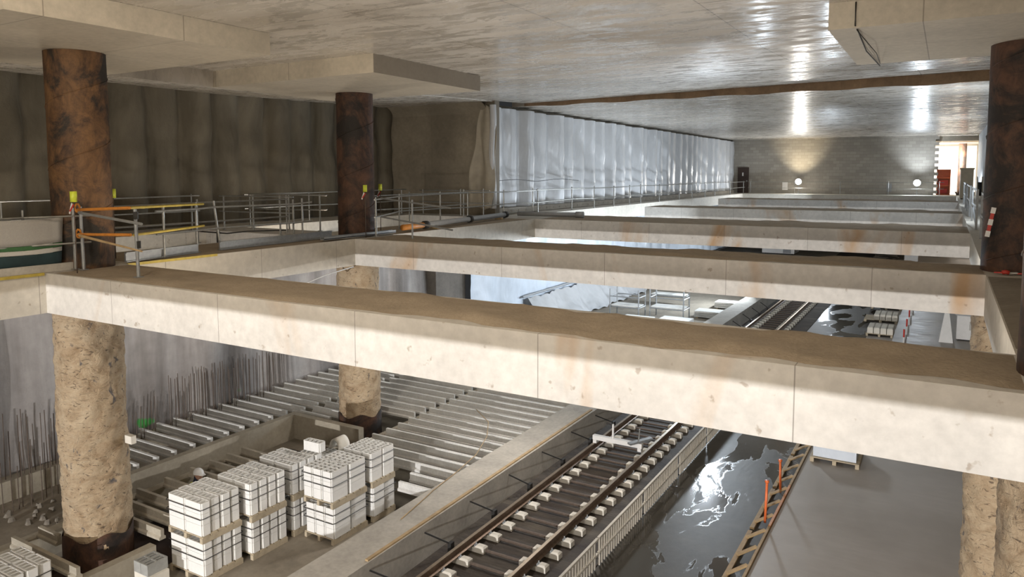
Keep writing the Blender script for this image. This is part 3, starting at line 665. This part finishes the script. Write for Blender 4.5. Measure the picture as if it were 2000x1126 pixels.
# flap of sheeting at the near end of the hung wall
def flap(u, v):
    z = .30+v*4.18; w_ = (1-v)
    x = -16.62+.75*u+w_*(-.55+.55*u); y = 25.62-.25*math.sin(u*9+v*4)*(.35+.6*w_)*.6-.22*w_
    return (x+.05*math.sin(v*13+u*5), y, z+.06*math.sin(u*7))
o = MB().grid(34, 36, flap).build('hanging_flap', M['tan_sheet'], None, True); o.modifiers.new('thick', 'SOLIDIFY').thickness = .012
tag(o, 'loose tan flap of sheeting hanging at the near end of the white wall', 'sheet')
def rollf(u, v):
    a = u*2*PI; z = .3+v*4.2
    return (-16.02+.13*math.cos(a)+.04*math.sin(z*2), 25.75+.13*math.sin(a)-.15, z)
MB().grid(14, 24, rollf).build('rolled_edge', M['sheet'], o, True, 'rolled edge of white sheeting')
tag(MB().tube([(-16.12, 26.2, 1.42)]+[(-16.05+.10*math.sin(k*.9), 26.2+k*.7, 1.42+.05*math.sin(k)) for k in range(1, 12)], .012, 6).build('fixing_strap', M['dark']), 'dark strap running across the white sheeting', 'strap')
# cables
tag(MB().tube([(-1.30, 12.43, 4.28), (-1.30, 12.43, 3.93), (-1.28, 12.7, 3.88), (-1.32, 14.5, 3.84), (-1.28, 16.9, 3.88)], .011, 6).build('cable', M['dark'], None, True), 'dark cable over the top right ceiling panel', 'cable', 'cables')
tag(MB().tube([(-1.28, 12.5, 3.87), (-1.12, 14, 3.72), (-1.24, 16.4, 3.86)], .007, 6).build('cable', M['dark'], None, True), 'thin second cable sagging below the top right ceiling panel', 'cable', 'cables')
tag(MB().tube([(-14.6, 10.5, .45), (-15.6, 12.3, .22), (-16.8, 13.9, .12), (-16.9, 15.4, .05)], .018, 6).build('cable', M['dark'], None, True), 'black cable sagging across the left bay', 'cable', 'cables')
tag(MB().tube([(-13.38, 10.6, -.78), (-13.40, 12.4, -1.02), (-13.5, 13.6, -.84), (-13.6, 14.7, -.76)], .014, 6).build('cable', M['white'], None, True), 'white cable looped under the left deck strip', 'cable', 'cables')
tag(MB().bar((-18.9, 14.57, 0), (-18.9, 14.57, -.66), .10, .05, (0, 1, 0)).build('down_pipe', M['dark']), 'black vertical pipe on the short beam left of the second column', 'pipe')

# ------------------------------------------------------------------ lower level: curb, joists, pit
struct(box(-9.45, -8.56, -20, 60, FL, -5.15).build('trim_7', M['curb']), 'long pale concrete kerb wall beside the track', 'kerb')
tag(MB().bar((-8.62, 9.5, -5.135), (-8.66, 19.2, -5.135), .07, .03).build('timber_batten', M['wood']), 'long timber batten on the kerb wall by the track', 'batten')
struct(box(-16.45, -16.05, 8.6, 14.75, FL, -5.36).build('trim_8', M['pit_wall']), 'concrete wall of the pit left of the block stacks', 'wall')
b = MB(); b.box(-16.05, -15.85, 8.6, 14.75, FL, -5.15); b.box(-15.85, -13.4, 14.55, 14.75, FL, -5.15)
struct(b.build('trim_9', M['pit_wall']), 'concrete upstand around the pit', 'wall')
struct(box(-18.8, -18.45, 4, 30, -6.4, -5.36).build('trim_10', M['pit_wall']), 'ledge under the joists along the lower left wall', 'ledge')
struct(box(-13.1, -12.7, 12.7, 30.4, -6.4, -5.36).build('trim_11', M['pit_wall']), 'low wall carrying the middle of the joists', 'wall')
struct(box(-9.44, -8.57, 4, 4.01, FL, -5.2).build('trim_12', M['curb']), 'kerb joint', 'kerb')
struct(box(-15.3, -15.05, 6.5, 12.4, FL, -5.36).build('trim_13', M['pit_wall']), 'left ledge of the dark pit', 'ledge')
struct(box(-12.95, -12.76, 6.5, 8.2, FL, -5.36).build('trim_14', M['pit_wall']), 'right ledge of the dark pit', 'ledge')
def joist_mesh(L):
    # inverted T section along X
    prof = [(-.07, 0), (.07, 0), (.07, .05), (.035, .075), (.035, .205), (-.035, .205), (-.035, .075), (-.07, .05)]
    b = MB(); b.extr(prof, 0, L, 'X'); return b
JM = {}
def joist(x0, x1, y, label, group, z=-5.358, m='joist'):
    L = (round(x1-x0, 2), m); yaw = 0
    if L not in JM: JM[L] = joist_mesh(L[0]).mesh('concrete_joist', M[m])
    o = bpy.data.objects.new('concrete_joist', JM[L]); col.objects.link(o); o.location = (x0, y, z); o.rotation_euler = (0, 0, yaw)
    tag(o, label, 'joist', group)
yy = 12.5
for k in range(34):
    j = R.uniform(-.02, .02)
    joist(-10.32 if k == 0 else -10.40 if k == 1 else -12.85+R.uniform(-.03, .03), -8.9, yy+j, 'pale precast joist resting on the track kerb, %s from the near end' % ordw(k), 'joists of the right span', z=-5.358)
    yy += .505
yy = 14.95
for k in range(26):
    if 14.8 < yy < 16.1:
        joist(-16.0, -14.82, yy, 'short joist left of the second column shaft, %s from the front' % ordw(k), 'joists of the middle span')
        yy += .505; continue
    joist(-16.0, -13.0, yy+R.uniform(-.02, .02), 'joist in the middle span left of the second column, %s from the front' % ordw(k), 'joists of the middle span')
    yy += .505
yy = 9.6
for k in range(34):
    joist(-18.62, -16.32 if yy < 14.8 else -16.1, yy+R.uniform(-.02, .02), 'pale joist along the lower left wall, %s from the near end' % ordw(k), 'joists of the left span')
    yy += .51
for k, y in enumerate([6.79, 7.27, 8.40, 8.85, 9.30, 9.97, 10.63, 11.15, 11.65, 12.1]):
    joist(-15.05, -14.36 if 7 < y < 8 else -12.85 if y < 8.45 else -12.72, y, 'brownish joist over the dark pit, %s from the front' % ordw(k), 'joists over the pit', m='old_joist')
struct(box(-9.0, -8.88, 12.3, 30, -5.15, -5.148).build('trim_15', M['curb']), 'mortar line on the kerb', 'kerb')

# starter bars against the lower left wall
rb = MB().tube([(0, 0, 0), (0, 0, 1.5)], .010, 5).mesh('rebar', M['rust_bar'])
def bar(x, y, z, h, tilt=0):
    o = bpy.data.objects.new('rebar', rb); col.objects.link(o); o.location = (x, y, z); o.scale = (1, 1, h/1.5); o.rotation_euler = (R.uniform(-.012, .012)+tilt, R.uniform(-.012, .012), R.uniform(0, 3))
    return o
for k in range(44):
    y = 12.4+k*.085+R.uniform(-.02, .02)
    tag(bar(-18.40+R.uniform(-.04, .06), y, -5.35, 1.45+R.uniform(-.25, .1)), 'thin rusty starter bar in the upright row by the lower left wall', 'rebar', 'starter bars along the lower left wall')
for k in range(84):
    y = 5.2+(k % 42)*.125+R.uniform(-.03, .03); x = -18.55 if k < 42 else -17.85
    tag(bar(x+R.uniform(-.1, .1), y, FL+.001, (1.75 if k < 42 else 1.2)+R.uniform(-.25, .35)), 'thin upright starter bar in the dense group left of the first column', 'rebar', 'starter bars left of the first column')
for k in range(22):
    y = 9.6+k*.11+R.uniform(-.02, .02)
    tag(bar(-18.3, y, -5.35, .9+R.uniform(-.2, .2)), 'short starter bar behind the first column by the lower wall', 'rebar', 'starter bars behind the first column')
# rubble heap
placed = []
for k in range(26):
    while True:
        x, y, s = -16.95+R.uniform(-.75, .75), 8.6+R.uniform(-.9, 1.0), R.uniform(.05, .12)
        if all(math.hypot(x-a, y-c) > s+e+.02 for a, c, e in placed): break
    placed.append((x, y, s))
    b = MB(); pts = []
    for i in range(7): pts.append((x+s*R.uniform(.6, 1)*math.cos(i*.9), y+s*R.uniform(.6, 1)*math.sin(i*.9), FL+.002))
    top = [(p[0]*.6+x*.4, p[1]*.6+y*.4, FL+s*R.uniform(.5, 1.1)) for p in pts]
    b.add(pts+top, [tuple(range(6, -1, -1)), tuple(range(7, 14))]+[(i, (i+1) % 7, 7+(i+1) % 7, 7+i) for i in range(7)])
    tag(b.build('rubble_lump', M['rubble']), 'lump of broken concrete in the heap left of the first column', 'rubble', 'rubble heap left of the first column')

# ------------------------------------------------------------------ hollow blocks on pallets
def hollow(dx, dy, h, nx, ny, wl, cut):
    hx = (dx-wl*(nx+1))/nx; hy = (dy-wl*(ny+1))/ny
    xs = [0]; ys = [0]
    for i in range(nx): xs += [xs[-1]+wl, xs[-1]+wl+hx]
    xs.append(xs[-1]+wl)
    for i in range(ny): ys += [ys[-1]+wl, ys[-1]+wl+hy]
    ys.append(ys[-1]+wl)
    NX, NY = len(xs), len(ys)
    def P(i, j, z):
        x, y = xs[i]-dx/2, ys[j]-dy/2
        if i in (0, NX-1) and j in (0, NY-1): x *= 1-cut/dx*2; y *= 1-cut/dy*2
        return (x, y, z)
    b = MB(); solid = lambda i, j: 0 <= i < NX-1 and 0 <= j < NY-1 and not (i % 2 == 1 and j % 2 == 1)
    idx = {}
    vs = []
    for z in (0, h):
        for j in range(NY):
            for i in range(NX): idx[i, j, z] = len(vs); vs.append(P(i, j, z))
    fs = []
    for j in range(NY-1):
        for i in range(NX-1):
            if solid(i, j):
                for z in (0, h): fs.append((idx[i, j, z], idx[i+1, j, z], idx[i+1, j+1, z], idx[i, j+1, z]))
    for j in range(NY):
        for i in range(NX-1):
            if solid(i, j) != solid(i, j-1): fs.append((idx[i, j, 0], idx[i+1, j, 0], idx[i+1, j, h], idx[i, j, h]))
    for j in range(NY-1):
        for i in range(NX):
            if solid(i, j) != solid(i-1, j): fs.append((idx[i, j, 0], idx[i, j+1, 0], idx[i, j+1, h], idx[i, j, h]))
    return b.add(vs, fs)
BH = .21
bm1 = hollow(.485, .196, BH-.004, 4, 1, .023, .030).mesh('hollow_block', M['block'])
bm2 = hollow(.258, .49, BH-.004, 2, 4, .023, .026).mesh('hollow_block', M['block'])
bm3 = hollow(.20, .40, BH-.004, 2, 2, .03, .0).mesh('hollow_block', M['grey_block'])
def block(me, x, y, z, label, group, rot=0, sy=1):
    o = bpy.data.objects.new('hollow_block', me); col.objects.link(o); o.location = (x, y, z); o.rotation_euler = (0, 0, rot+R.uniform(-.006, .006)); o.scale = (1, sy, 1)
    tag(o, label, 'block', group); return o
def pallet(x0, x1, y0, y1, z, label):
    t = thing('pallet', ((x0+x1)/2, (y0+y1)/2, z), label, 'pallet', 'pallets')
    b = MB(); n = 5
    for k in range(n):
        a = y0+(y1-y0)*k/n; b.box(x0, x1, a+.01, a+(y1-y0)/n-.02, z+.105, z+.128)
    b.build('deck_boards', M['pallet'], t)
    for f in (0, .46, .92):
        MB().box(x0+(x1-x0)*f, x0+(x1-x0)*(f+.08), y0, y1, z+.002, z+.104).build('bearer', M['pallet'], t)
    return t
def stack(sn, x1, y0, nx, ny, kind, tiers=2, sy=1.0, layers=3, z0=FL, topdrop=()):
    me, dx, dy = (bm1, .50, .222) if kind == 1 else (bm2, .272, .52*sy)
    x0 = x1-nx*dx; z = z0
    for T in range(tiers):
        tn = ('lower', 'upper')[T] if tiers == 2 else 'only'
        pallet(x0-.01, x1-.005, y0-.005, y0+ny*dy-.01, z, 'timber pallet under the %s tier of %s' % (tn, sn)); z += .13
        off = .0 if T == 0 else -.03
        for L in range(layers):
            top = (T == tiers-1 and L == layers-1)
            for ix in range(nx):
                for iy in range(ny):
                    vis = top or ix == nx-1 or iy == 0
                    if not vis or (top and (ix, iy) in topdrop): continue
                    ln = 'top' if L == layers-1 else ['bottom', 'second', 'third', 'fourth'][L]
                    rw = ('right' if ix == nx-1 else 'left' if ix == 0 else 'centre')
                    jr = random.Random(iy*13+T*5+int(x1*10)); jx, jy = jr.uniform(-.025, .012), jr.uniform(-.003, .003)
                    block(me, x0+(ix+.5)*dx+jx+off, y0+(iy+.5)*dy+jy, z+L*BH+.001, 'white hollow block, %s, %s tier, %s layer, %s row, %s back' % (sn, tn, ln, rw, ordw(iy)), 'white hollow blocks', 0, sy)
        ztop = z+layers*BH
        for sz, wn in ((.80, 'upper'), (.52, 'lower')):
            zz = z+layers*BH*sz; e = .022
            X0, X1, Y0, Y1 = x0-e-.018+off, x1+e-.004+off, y0-e+.012, y0+ny*dy+e-.012; c = .035
            pts = [(X0+c, Y0, zz), (X1-c, Y0, zz), (X1, Y0+c, zz+.01), (X1, Y1-c, zz+.01), (X1-c, Y1, zz), (X0+c, Y1, zz), (X0, Y1-c, zz), (X0, Y0+c, zz), (X0+c, Y0, zz)]
            tag(MB().tube(pts, .008, 5).build('strap', M['strap']), 'black strap around %s, %s tier, %s band' % (sn, tn, wn), 'strap', 'straps around the block stacks')
        z = ztop+.002
stack('nearest tall stack', -11.53, 8.33, 2, 4, 1)
stack('second tall stack', -11.42, 9.36, 2, 4, 1)
stack('third tall stack', -11.45, 10.44, 2, 4, 1, topdrop=((0, 3),))
stack('front right stack', -10.47, 10.58, 3, 2, 2)
stack('rear right stack', -10.45, 11.76, 3, 2, 2, sy=.74)
stack('rear middle stack', -11.42, 11.46, 3, 2, 2, tiers=1, layers=5, sy=.8)
stack('lower left corner stack', -12.95, 5.55, 2, 4, 1, tiers=1, layers=4)
# loose blocks
block(bm1, -11.75, 11.35, -4.33+.0, 'single white block standing on the third tall stack', 'loose blocks', .05)
tag(box(-12.55, -12.05, 7.62, 7.98, FL+.002, FL+.33).build('concrete_block', M['sleeper']), 'pale solid block under the grey hollow block', 'block')
for k in range(2):
    block(bm3, -12.42+k*.21, 7.80, FL+.332, 'grey hollow block at the foot of the nearest stack, %s one' % ('left' if k == 0 else 'right'), 'grey hollow blocks')
t = thing('concrete_bucket', (-11.85, 12.6, -4.62), 'pale curved concrete piece on the rear middle stack by the second column', 'concrete piece')
b = MB()
def uarc(u, v):
    a = PI*u; return (-11.95+.16*math.cos(a)*(1+.1*v), 12.15+v*.34, -4.66+.26*math.sin(a)+.02)
b.grid(14, 4, uarc); o = b.build('shell', M['sleeper'], t, True); o.modifiers.new('thick', 'SOLIDIFY').thickness = .03

# ------------------------------------------------------------------ worker kneeling behind the nearest stack
def skin_body(name, pts, edges, radii, m, parent, root=0):
    me = bpy.data.meshes.new(name); off = wloc(parent); me.from_pydata([tuple(Vector(p)-off) for p in pts], edges, [])
    o = bpy.data.objects.new(name, me); col.objects.link(o); o.parent = parent
    md = o.modifiers.new('skin', 'SKIN'); md.use_smooth_shade = True
    sv = me.skin_vertices[0].data
    for i, r_ in enumerate(radii): sv[i].radius = (r_, r_) if not isinstance(r_, tuple) else r_; sv[i].use_root = (i == root)
    s = o.modifiers.new('sub', 'SUBSURF'); s.levels = 2; s.render_levels = 2
    me.materials.append(m); return o
wx, wy, wz = -14.60, 10.30, -6.20
t = thing('person', (wx, wy, wz), 'worker in white helmet and yellow vest crouching behind the nearest block stack', 'person')
P_ = [(wx, wy, wz+.42), (wx+.05, wy, wz+.62), (wx+.12, wy, wz+.82), (wx+.20, wy, wz+.95), (wx+.24, wy, wz+1.06), (wx+.27, wy, wz+1.16),
      (wx+.14, wy-.19, wz+.86), (wx+.28, wy-.2, wz+.62), (wx+.46, wy-.16, wz+.50), (wx+.54, wy-.13, wz+.47),
      (wx+.14, wy+.19, wz+.86), (wx+.28, wy+.2, wz+.62), (wx+.46, wy+.16, wz+.50), (wx+.54, wy+.13, wz+.47),
      (wx+.02, wy-.11, wz+.40), (wx+.38, wy-.14, wz+.42), (wx+.30, wy-.14, wz+.08), (wx+.42, wy-.14, wz+.05),
      (wx+.02, wy+.11, wz+.40), (wx+.22, wy+.13, wz+.08), (wx-.16, wy+.13, wz+.06), (wx-.24, wy+.13, wz+.06)]
E_ = [(0, 1), (1, 2), (2, 3), (3, 4), (4, 5), (2, 6), (6, 7), (7, 8), (8, 9), (2, 10), (10, 11), (11, 12), (12, 13), (0, 14), (14, 15), (15, 16), (16, 17), (0, 18), (18, 19), (19, 20), (20, 21)]
Rd = [.14, .14, .15, .07, .085, .09, .06, .047, .036, .03, .06, .047, .036, .03, .09, .075, .05, .04, .09, .075, .05, .04]
skin_body('body', P_, E_, Rd, M['navy'], t)
hd = MB()
def sph(c, rx, ry, rz, n=16, m_=12, v0=0, v1=1):
    def f(u, v):
        a = 2*PI*u; b_ = PI*(v0+(v1-v0)*v); return (c[0]+rx*math.sin(b_)*math.cos(a), c[1]+ry*math.sin(b_)*math.sin(a), c[2]+rz*math.cos(b_))
    return f
hc = (wx+.28, wy, wz+1.14)
hd.grid(17, 12, sph(hc, .105, .082, .125))
hd.add([(hc[0]+.095, hc[1]-.016, hc[2]-.02), (hc[0]+.095, hc[1]+.016, hc[2]-.02), (hc[0]+.125, hc[1], hc[2]-.035), (hc[0]+.098, hc[1], hc[2]+.03)], [(0, 1, 2), (0, 2, 3), (1, 3, 2)])
hd.build('head', M['skin'], t, True)
hm = MB(); hm.grid(19, 8, sph((hc[0]-.005, hc[1], hc[2]+.03), .13, .11, .125, v0=0, v1=.5))
hm.add([(hc[0]+.07, hc[1]-.09, hc[2]+.035), (hc[0]+.19, hc[1]-.05, hc[2]+.02), (hc[0]+.19, hc[1]+.05, hc[2]+.02), (hc[0]+.07, hc[1]+.09, hc[2]+.035)], [(0, 1, 2, 3)])
hm.build('helmet', M['white'], t, True)
def vest(u, v):
    a = 2*PI*u; z = wz+.5+v*.42; cx = wx+.04+.13*v
    q = .185-.03*v
    return (cx+q*math.cos(a)*.9, wy+(q+.03)*math.sin(a), z)
MB().grid(21, 6, vest).build('vest', M['hivis'], t, True)
# ------------------------------------------------------------------ track
def rail(x, label):
    t = thing('rail', (x, 20, -5.8), label, 'rail', 'track rails')
    prof = [(-.07, -5.83), (.07, -5.83), (.07, -5.815), (.012, -5.795), (.010, -5.71), (.035, -5.70), (.035, -5.675), (-.035, -5.675), (-.035, -5.70), (-.010, -5.71), (-.012, -5.795), (-.07, -5.815)]
    b = MB(); b.extr([(x+a, z+.0) for a, z in prof], -20, 70); b.build('rail_body', M['rail'], t)
    b = MB(); b.box(x-.034, x+.034, -20, 70, -5.6745, -5.668); b.build('rail_head', M['rail_head'], t)
rail(-7.98, 'left rail of the track, nearest the kerb wall'); rail(-6.55, 'right rail of the track, nearest the slatted edging')
for o in [q for q in bpy.data.objects if q.name.startswith('rail') and q.type == 'EMPTY']: o.location.z += .10
def slp():
    r = []
    for s in (-1, 1):
        b = MB(); c = s*.715
        # concrete block with recess for the rail foot
        l0 = -.20 if s < 0 else -.29; r0 = .33 if s < 0 else .29
        b.cham(c+l0, c-.11, -.085, .085, 0, .135, .03); b.cham(c+.11, c+r0, -.085, .085, 0, .135, .03); b.box(c-.11, c+.11, -.085, .085, 0, .085)
        r.append(b)
    return r
s0 = slp(); meA = [q.mesh('end_block', M['sleeper']) for q in s0]
mt = MB().bar((-.4, 0, .05), (.4, 0, .05), .035, .05).mesh('tie_bar', M['rust_bar'])
fms = []
for s in (-1, 1):
    for e in (-1, 1):
        x = s*.715+e*.103; fa = MB(); fa.box(x-.028, x+.028, -.04, .04, .086, .125); fa.tube([(x, 0, .125), (x, 0, .17)], .014, 6); fms.append(fa.mesh('rail_fastener', M['galv']))
k = 0; y = 8.6
while y < 48:
    if not (21.6 < y < 33.5):
        t = thing('track_sleeper', (-7.265, y, FL), 'white twin-block sleeper under the rails, %s from the near end' % ordw(k), 'sleeper', 'track sleepers')
        for nm, me in (('end_block', meA[0]), ('end_block', meA[1]), ('tie_bar', mt), *(('rail_fastener', q) for q in fms)):
            o = bpy.data.objects.new(nm, me); col.objects.link(o); o.parent = t; o.location = (0, 0, .003)
        k += 1
    y += .552
# props from kerb wall to rail
for k, (x0, y0, x1, y1) in enumerate([(-8.56, 9.5, -8.22, 9.95), (-8.56, 11.1, -8.24, 11.56), (-8.56, 12.7, -8.24, 13.2), (-8.56, 14.33, -8.24, 14.8), (-8.56, 15.97, -8.24, 16.55), (-8.56, 17.65, -8.24, 18.25), (-8.56, 19.25, -8.24, 19.9), (-8.56, 35.2, -8.24, 35.7), (-8.56, 37.2, -8.24, 37.7), (-8.56, 39.2, -8.24, 39.7), (-8.56, 41.2, -8.24, 41.7)]):
    t = thing('rail_prop', (x1, y1, FL), 'dark steel prop between kerb wall and left rail, %s from the near end' % ordw(k), 'prop', 'props along the kerb wall')
    MB().tube([(x0+.01, y0, -5.30), (x1, y1, -5.66)], .018, 6).build('rod', M['dark'], t)
    MB().box(x1-.05, x1+.03, y1-.06, y1+.06, FL+.002, -5.62).build('foot', M['dark'], t)
# track gauge trolley
t = thing('track_trolley', (-7.25, 17.95, -5.6), 'white metal gauge bar lying across both rails near the nearest beam', 'trolley')
MB().box(-8.02, -6.62, 17.88, 18.0, -5.48, -5.36).build('cross_bar', M['white'], t)
for x in (-7.95, -6.68): MB().box(x-.05, x+.05, 17.86, 18.02, -5.566, -5.48).build('foot', M['white'], t)
MB().tube([(-7.45, 17.94, -5.36), (-7.45, 17.94, -4.98)], .03, 8).build('upright', M['white'], t); MB().tube([(-6.75, 18.0, -5.36), (-6.72, 18.0, -5.0)], .02, 8).build('upright', M['tube'], t)
MB().tube([(-7.45, 17.94, -5.0), (-7.62, 17.9, -4.96)], .02, 8).build('handle', M['dark'], t)
b = MB(); b.bar((-6.9, 17.7, -5.34), (-6.5, 18.3, -5.30), .14, .05); b.build('clamp_plate', M['galv'], t)
# slatted edging between track and wet floor
k = 0; y = 7.6
while y < 30:
    t = thing('slatted_edging', (-5.5, y+1.2, FL), 'pale slatted formwork panel along the track, %s from the near end' % ordw(k), 'formwork', 'slatted edging panels')
    for z in (-5.28, -5.58): MB().box(-5.54, -5.49, y, y+2.46, z-.03, z+.012).build('rail_bar', M['sleeper'], t)
    b = MB(); n = 20
    for i in range(n):
        a = y+.03+i*2.4/n; b.box(-5.53, -5.50, a, a+.04, -5.568, -5.31)
        b.box(-5.53, -5.50, a+.01, a+.04, FL+.002, -5.61)
    b.build('slats', M['sleeper'], t)
    y += 2.5; k += 1
# timber formwork along the slab edge
k = 0; y = 6.0
while y < 24:
    t = thing('edge_form', (-2.98, y+1.2, FL), 'rusty brown edge form along the grey slab, %s from the near end' % ordw(k), 'formwork', 'edge forms along the slab')
    MB().box(-2.96, -2.91, y, y+2.38, FL-.018, FL+.17).build('face_board', M['orange' if k % 3 == 1 else 'wood'], t)
    MB().box(-3.34, -3.25, y+.05, y+2.3, FL-.018, FL+.03).build('ground_board', M['wood'], t)
    for i in range(3):
        MB().bar((-3.28, y+.3+i*.8, FL+.05), (-2.98, y+.62+i*.8, FL+.15), .07, .035).build('brace', M['wood'], t)
    y += 2.4; k += 1
for k, (x, y, h, tl) in enumerate([(-3.09, 15.95, .95, .02), (-3.10, 17.7, .8, -.02)]):
    t = thing('marker_stake', (x, y, FL+.06), 'orange plastic stake on the slab edge form, %s from the front' % ordw(k), 'stake', 'orange stakes')
    MB().tube([(x, y, FL+.06), (x+tl, y, FL+h)], .028, 8).build('stake', M['orange_plastic'], t, True); MB().tube([(x+tl, y, FL+h), (x+tl, y, FL+h+.05)], .045, 8).build('tip', M['orange_plastic'], t, True)
# pallet with load on the slab under the nearest beam
pz = FL+.12
pallet(-2.78, -1.62, 19.9, 21.1, pz, 'timber pallet on the grey slab just under the nearest beam')
tag(box(-2.72, -1.7, 20.0, 21.0, pz+.13, pz+.5).build('wrapped_load', M['low_sheet']), 'pale wrapped load on the pallet under the nearest beam', 'load')
# far pallets with sleeper blocks
for ky, y in enumerate([37.0, 40.6, 44.6]):
    n3 = ('nearest', 'middle', 'farthest')[ky]
    pallet(-3.35 if ky else -3.0+.05, -1.85, y, y+1.4, pz if False else FL+.121, 'timber pallet of pale blocks, %s of the three beyond the second beam' % n3)
    for i in range(4):
        x = -2.9+i*.27
        for j in range(2):
            o = MB().cham(x, x+.24, y+.05+j*.68, y+.65+j*.68, FL+.252, FL+.52, .03).build('concrete_block', M['sleeper'])
            tag(o, 'pale concrete block on the %s far pallet, %s from left, %s row' % (n3, ORD[i], 'front' if j == 0 else 'back'), 'block', 'blocks on the far pallets')
# barrier tape posts by far pallets
for k in range(5):
    y = 35.6+k*2.6
    t = thing('tape_post', (-1.35, y, FL+.12), 'red and white post right of the far pallets, %s from the front' % ORD[k], 'post', 'red and white posts')
    MB().tube([(-1.35, y, FL+.121), (-1.35, y, FL+.5)], .03, 8).build('rod', M['white'], t); MB().tube([(-1.35, y, FL+.5), (-1.35, y, FL+.85)], .035, 8).build('band', M['red'], t)
t = thing('electrical_cabinet', (1.25, 38.3, FL+.12), 'grey-white electrical cabinet on the slab beyond the second beam', 'cabinet')
MB().box(.62, 1.75, 38.0, 38.6, FL+.18, FL+1.25).build('body', M['white'], t); MB().box(.55, 1.8, 37.93, 38.67, FL+1.25, FL+1.32).build('roof', M['grey_paint'], t); MB().box(.7, 1.7, 38.05, 38.55, FL+.121, FL+.18).build('plinth', M['dark'], t)
MB().box(1.1, 1.4, 37.985, 37.999, FL+.62, FL+1.0).build('sticker', M['net_white'], t); MB().box(1.18, 1.32, 37.975, 37.984, FL+.72, FL+.9).build('sticker_mark', M['lime'], t)
b = MB(); b.add([(-.05, 37.2, FL+.121), (.5, 37.2, FL+.121), (.5, 38.1, FL+.121), (-.05, 38.1, FL+.121), (.15, 37.6, FL+1.5), (.30, 37.6, FL+1.5), (.30, 37.75, FL+1.5), (.15, 37.75, FL+1.5)], [(0, 3, 2, 1), (4, 5, 6, 7), (0, 1, 5, 4), (1, 2, 6, 5), (2, 3, 7, 6), (3, 0, 4, 7)])
tag(b.build('tapered_hopper', M['white']), 'white tapered hopper beside the electrical cabinet', 'hopper')

# far lower left: scaffold frames, plank stacks, crumpled sheet
def frame(x, y, label, w_=1.6, h=1.5):
    t = thing('scaffold_frame', (x, y, FL), label, 'scaffold', 'scaffold frames beyond the second beam')
    for dx in (0, w_):
        for dy in (0, 1.0): MB().tube([(x+dx, y+dy, FL+.002), (x+dx, y+dy, FL+h)], .035, 8).build('leg', M['galv'], t)
    for z in (.55, 1.1):
        b = MB()
        for dy in (0, 1.0): b.tube([(x, y+dy, FL+z), (x+w_, y+dy, FL+z)], .03, 6)
        for dx in (0, w_): b.tube([(x+dx, y, FL+z), (x+dx, y+1, FL+z)], .03, 6)
        b.build('ledger', M['galv'], t)
    MB().box(x+.05, x+w_-.05, y+.05, y+.95, FL+.59, FL+.64).build('platform', M['joist'], t)
frame(-15.2, 36.0, 'left scaffold frame seen under the second beam'); frame(-13.2, 36.6, 'middle scaffold frame seen under the second beam', 1.8); frame(-14.6, 40.5, 'farther scaffold frame seen under the second beam', 2.0, 1.7)
for k, (x, y) in enumerate([(-12.1, 34.8), (-11.2, 37.8), (-11.0, 41.0), (-13.9, 34.2)]):
    t = thing('plank_stack', (x, y, FL), 'stack of pale planks on the floor beyond the second beam, %s one' % ('front', 'middle', 'rear', 'left')[k], 'planks', 'plank stacks')
    for i in range(3): MB().box(x, x+1.5, y+.02*i, y+1.0-.02*i, FL+.06+i*.11, FL+.16+i*.11).build('plank_layer', M['joist'], t)
    b = MB(); b.box(x+.1, x+.2, y, y+1, FL+.002, FL+.06); b.box(x+1.3, x+1.4, y, y+1, FL+.002, FL+.06); b.build('bearer', M['wood'], t)
HOSE = [(-11.57, 17.53, -5.13), (-10.66, 16.77, -5.13), (-10.1, 15.81, -5.13), (-9.66, 14.63, -5.13), (-9.46, 13.49, -5.13), (-9.34, 12.44, -5.13), (-9.25, 11.99, -5.13), (-9.09, 11.04, -5.13)]
def crum(u, v):
    y = 32+u*16; w_ = v
    return (-17.85+1.4*w_+.12*math.sin(y*2.1+w_*3), y, FL+1.25*(1-w_)**1.3+.10*abs(math.sin(y*3.7+w_*6))+.02)
o = MB().grid(90, 12, crum).build('crumpled_sheet', M['sheet'], None, True); tag(o, 'crumpled white sheet slumped at the foot of the lower wall', 'sheet')
tag(MB().tube([(-17.98, 31.5, FL+1.45), (-17.98, 40, FL+1.48), (-17.98, 48, FL+1.45)], .06, 6).build('dark_edge_pipe', M['grey_paint']), 'grey pipe along the top of the crumpled sheet', 'pipe')
tag(MB().tube(HOSE, .012, 5).build('hose', M['wood'], None, True), 'thin tan hose lying over the joist ends', 'hose')

# small things far down the lower level
t = thing('site_cabin', (-13.4, 73, FL), 'white cabin far down the lower level under the third beam', 'cabin')
MB().box(-14.9, -12.0, 72, 74.5, FL+.1, FL+2.4).build('body', M['white'], t); MB().box(-15.0, -11.9, 71.9, 74.6, FL+2.4, FL+2.5).build('roof', M['grey_paint'], t); MB().box(-14.7, -12.2, 72.2, 74.3, FL+.002, FL+.1).build('skid', M['dark'], t)
MB().box(-13.0, -12.3, 71.95, 71.998, FL+.15, FL+2.1).build('door', M['grey_paint'], t)
t = thing('water_tank', (-2.35, 70, FL+.121), 'small white tank far down the lower level near the right', 'tank')
MB().cham(-2.85, -1.85, 69.5, 70.6, FL+.25, FL+1.5, .15).build('body', M['white'], t); MB().box(-2.8, -1.9, 69.6, 70.5, FL+.121, FL+.25).build('stand', M['dark'], t)
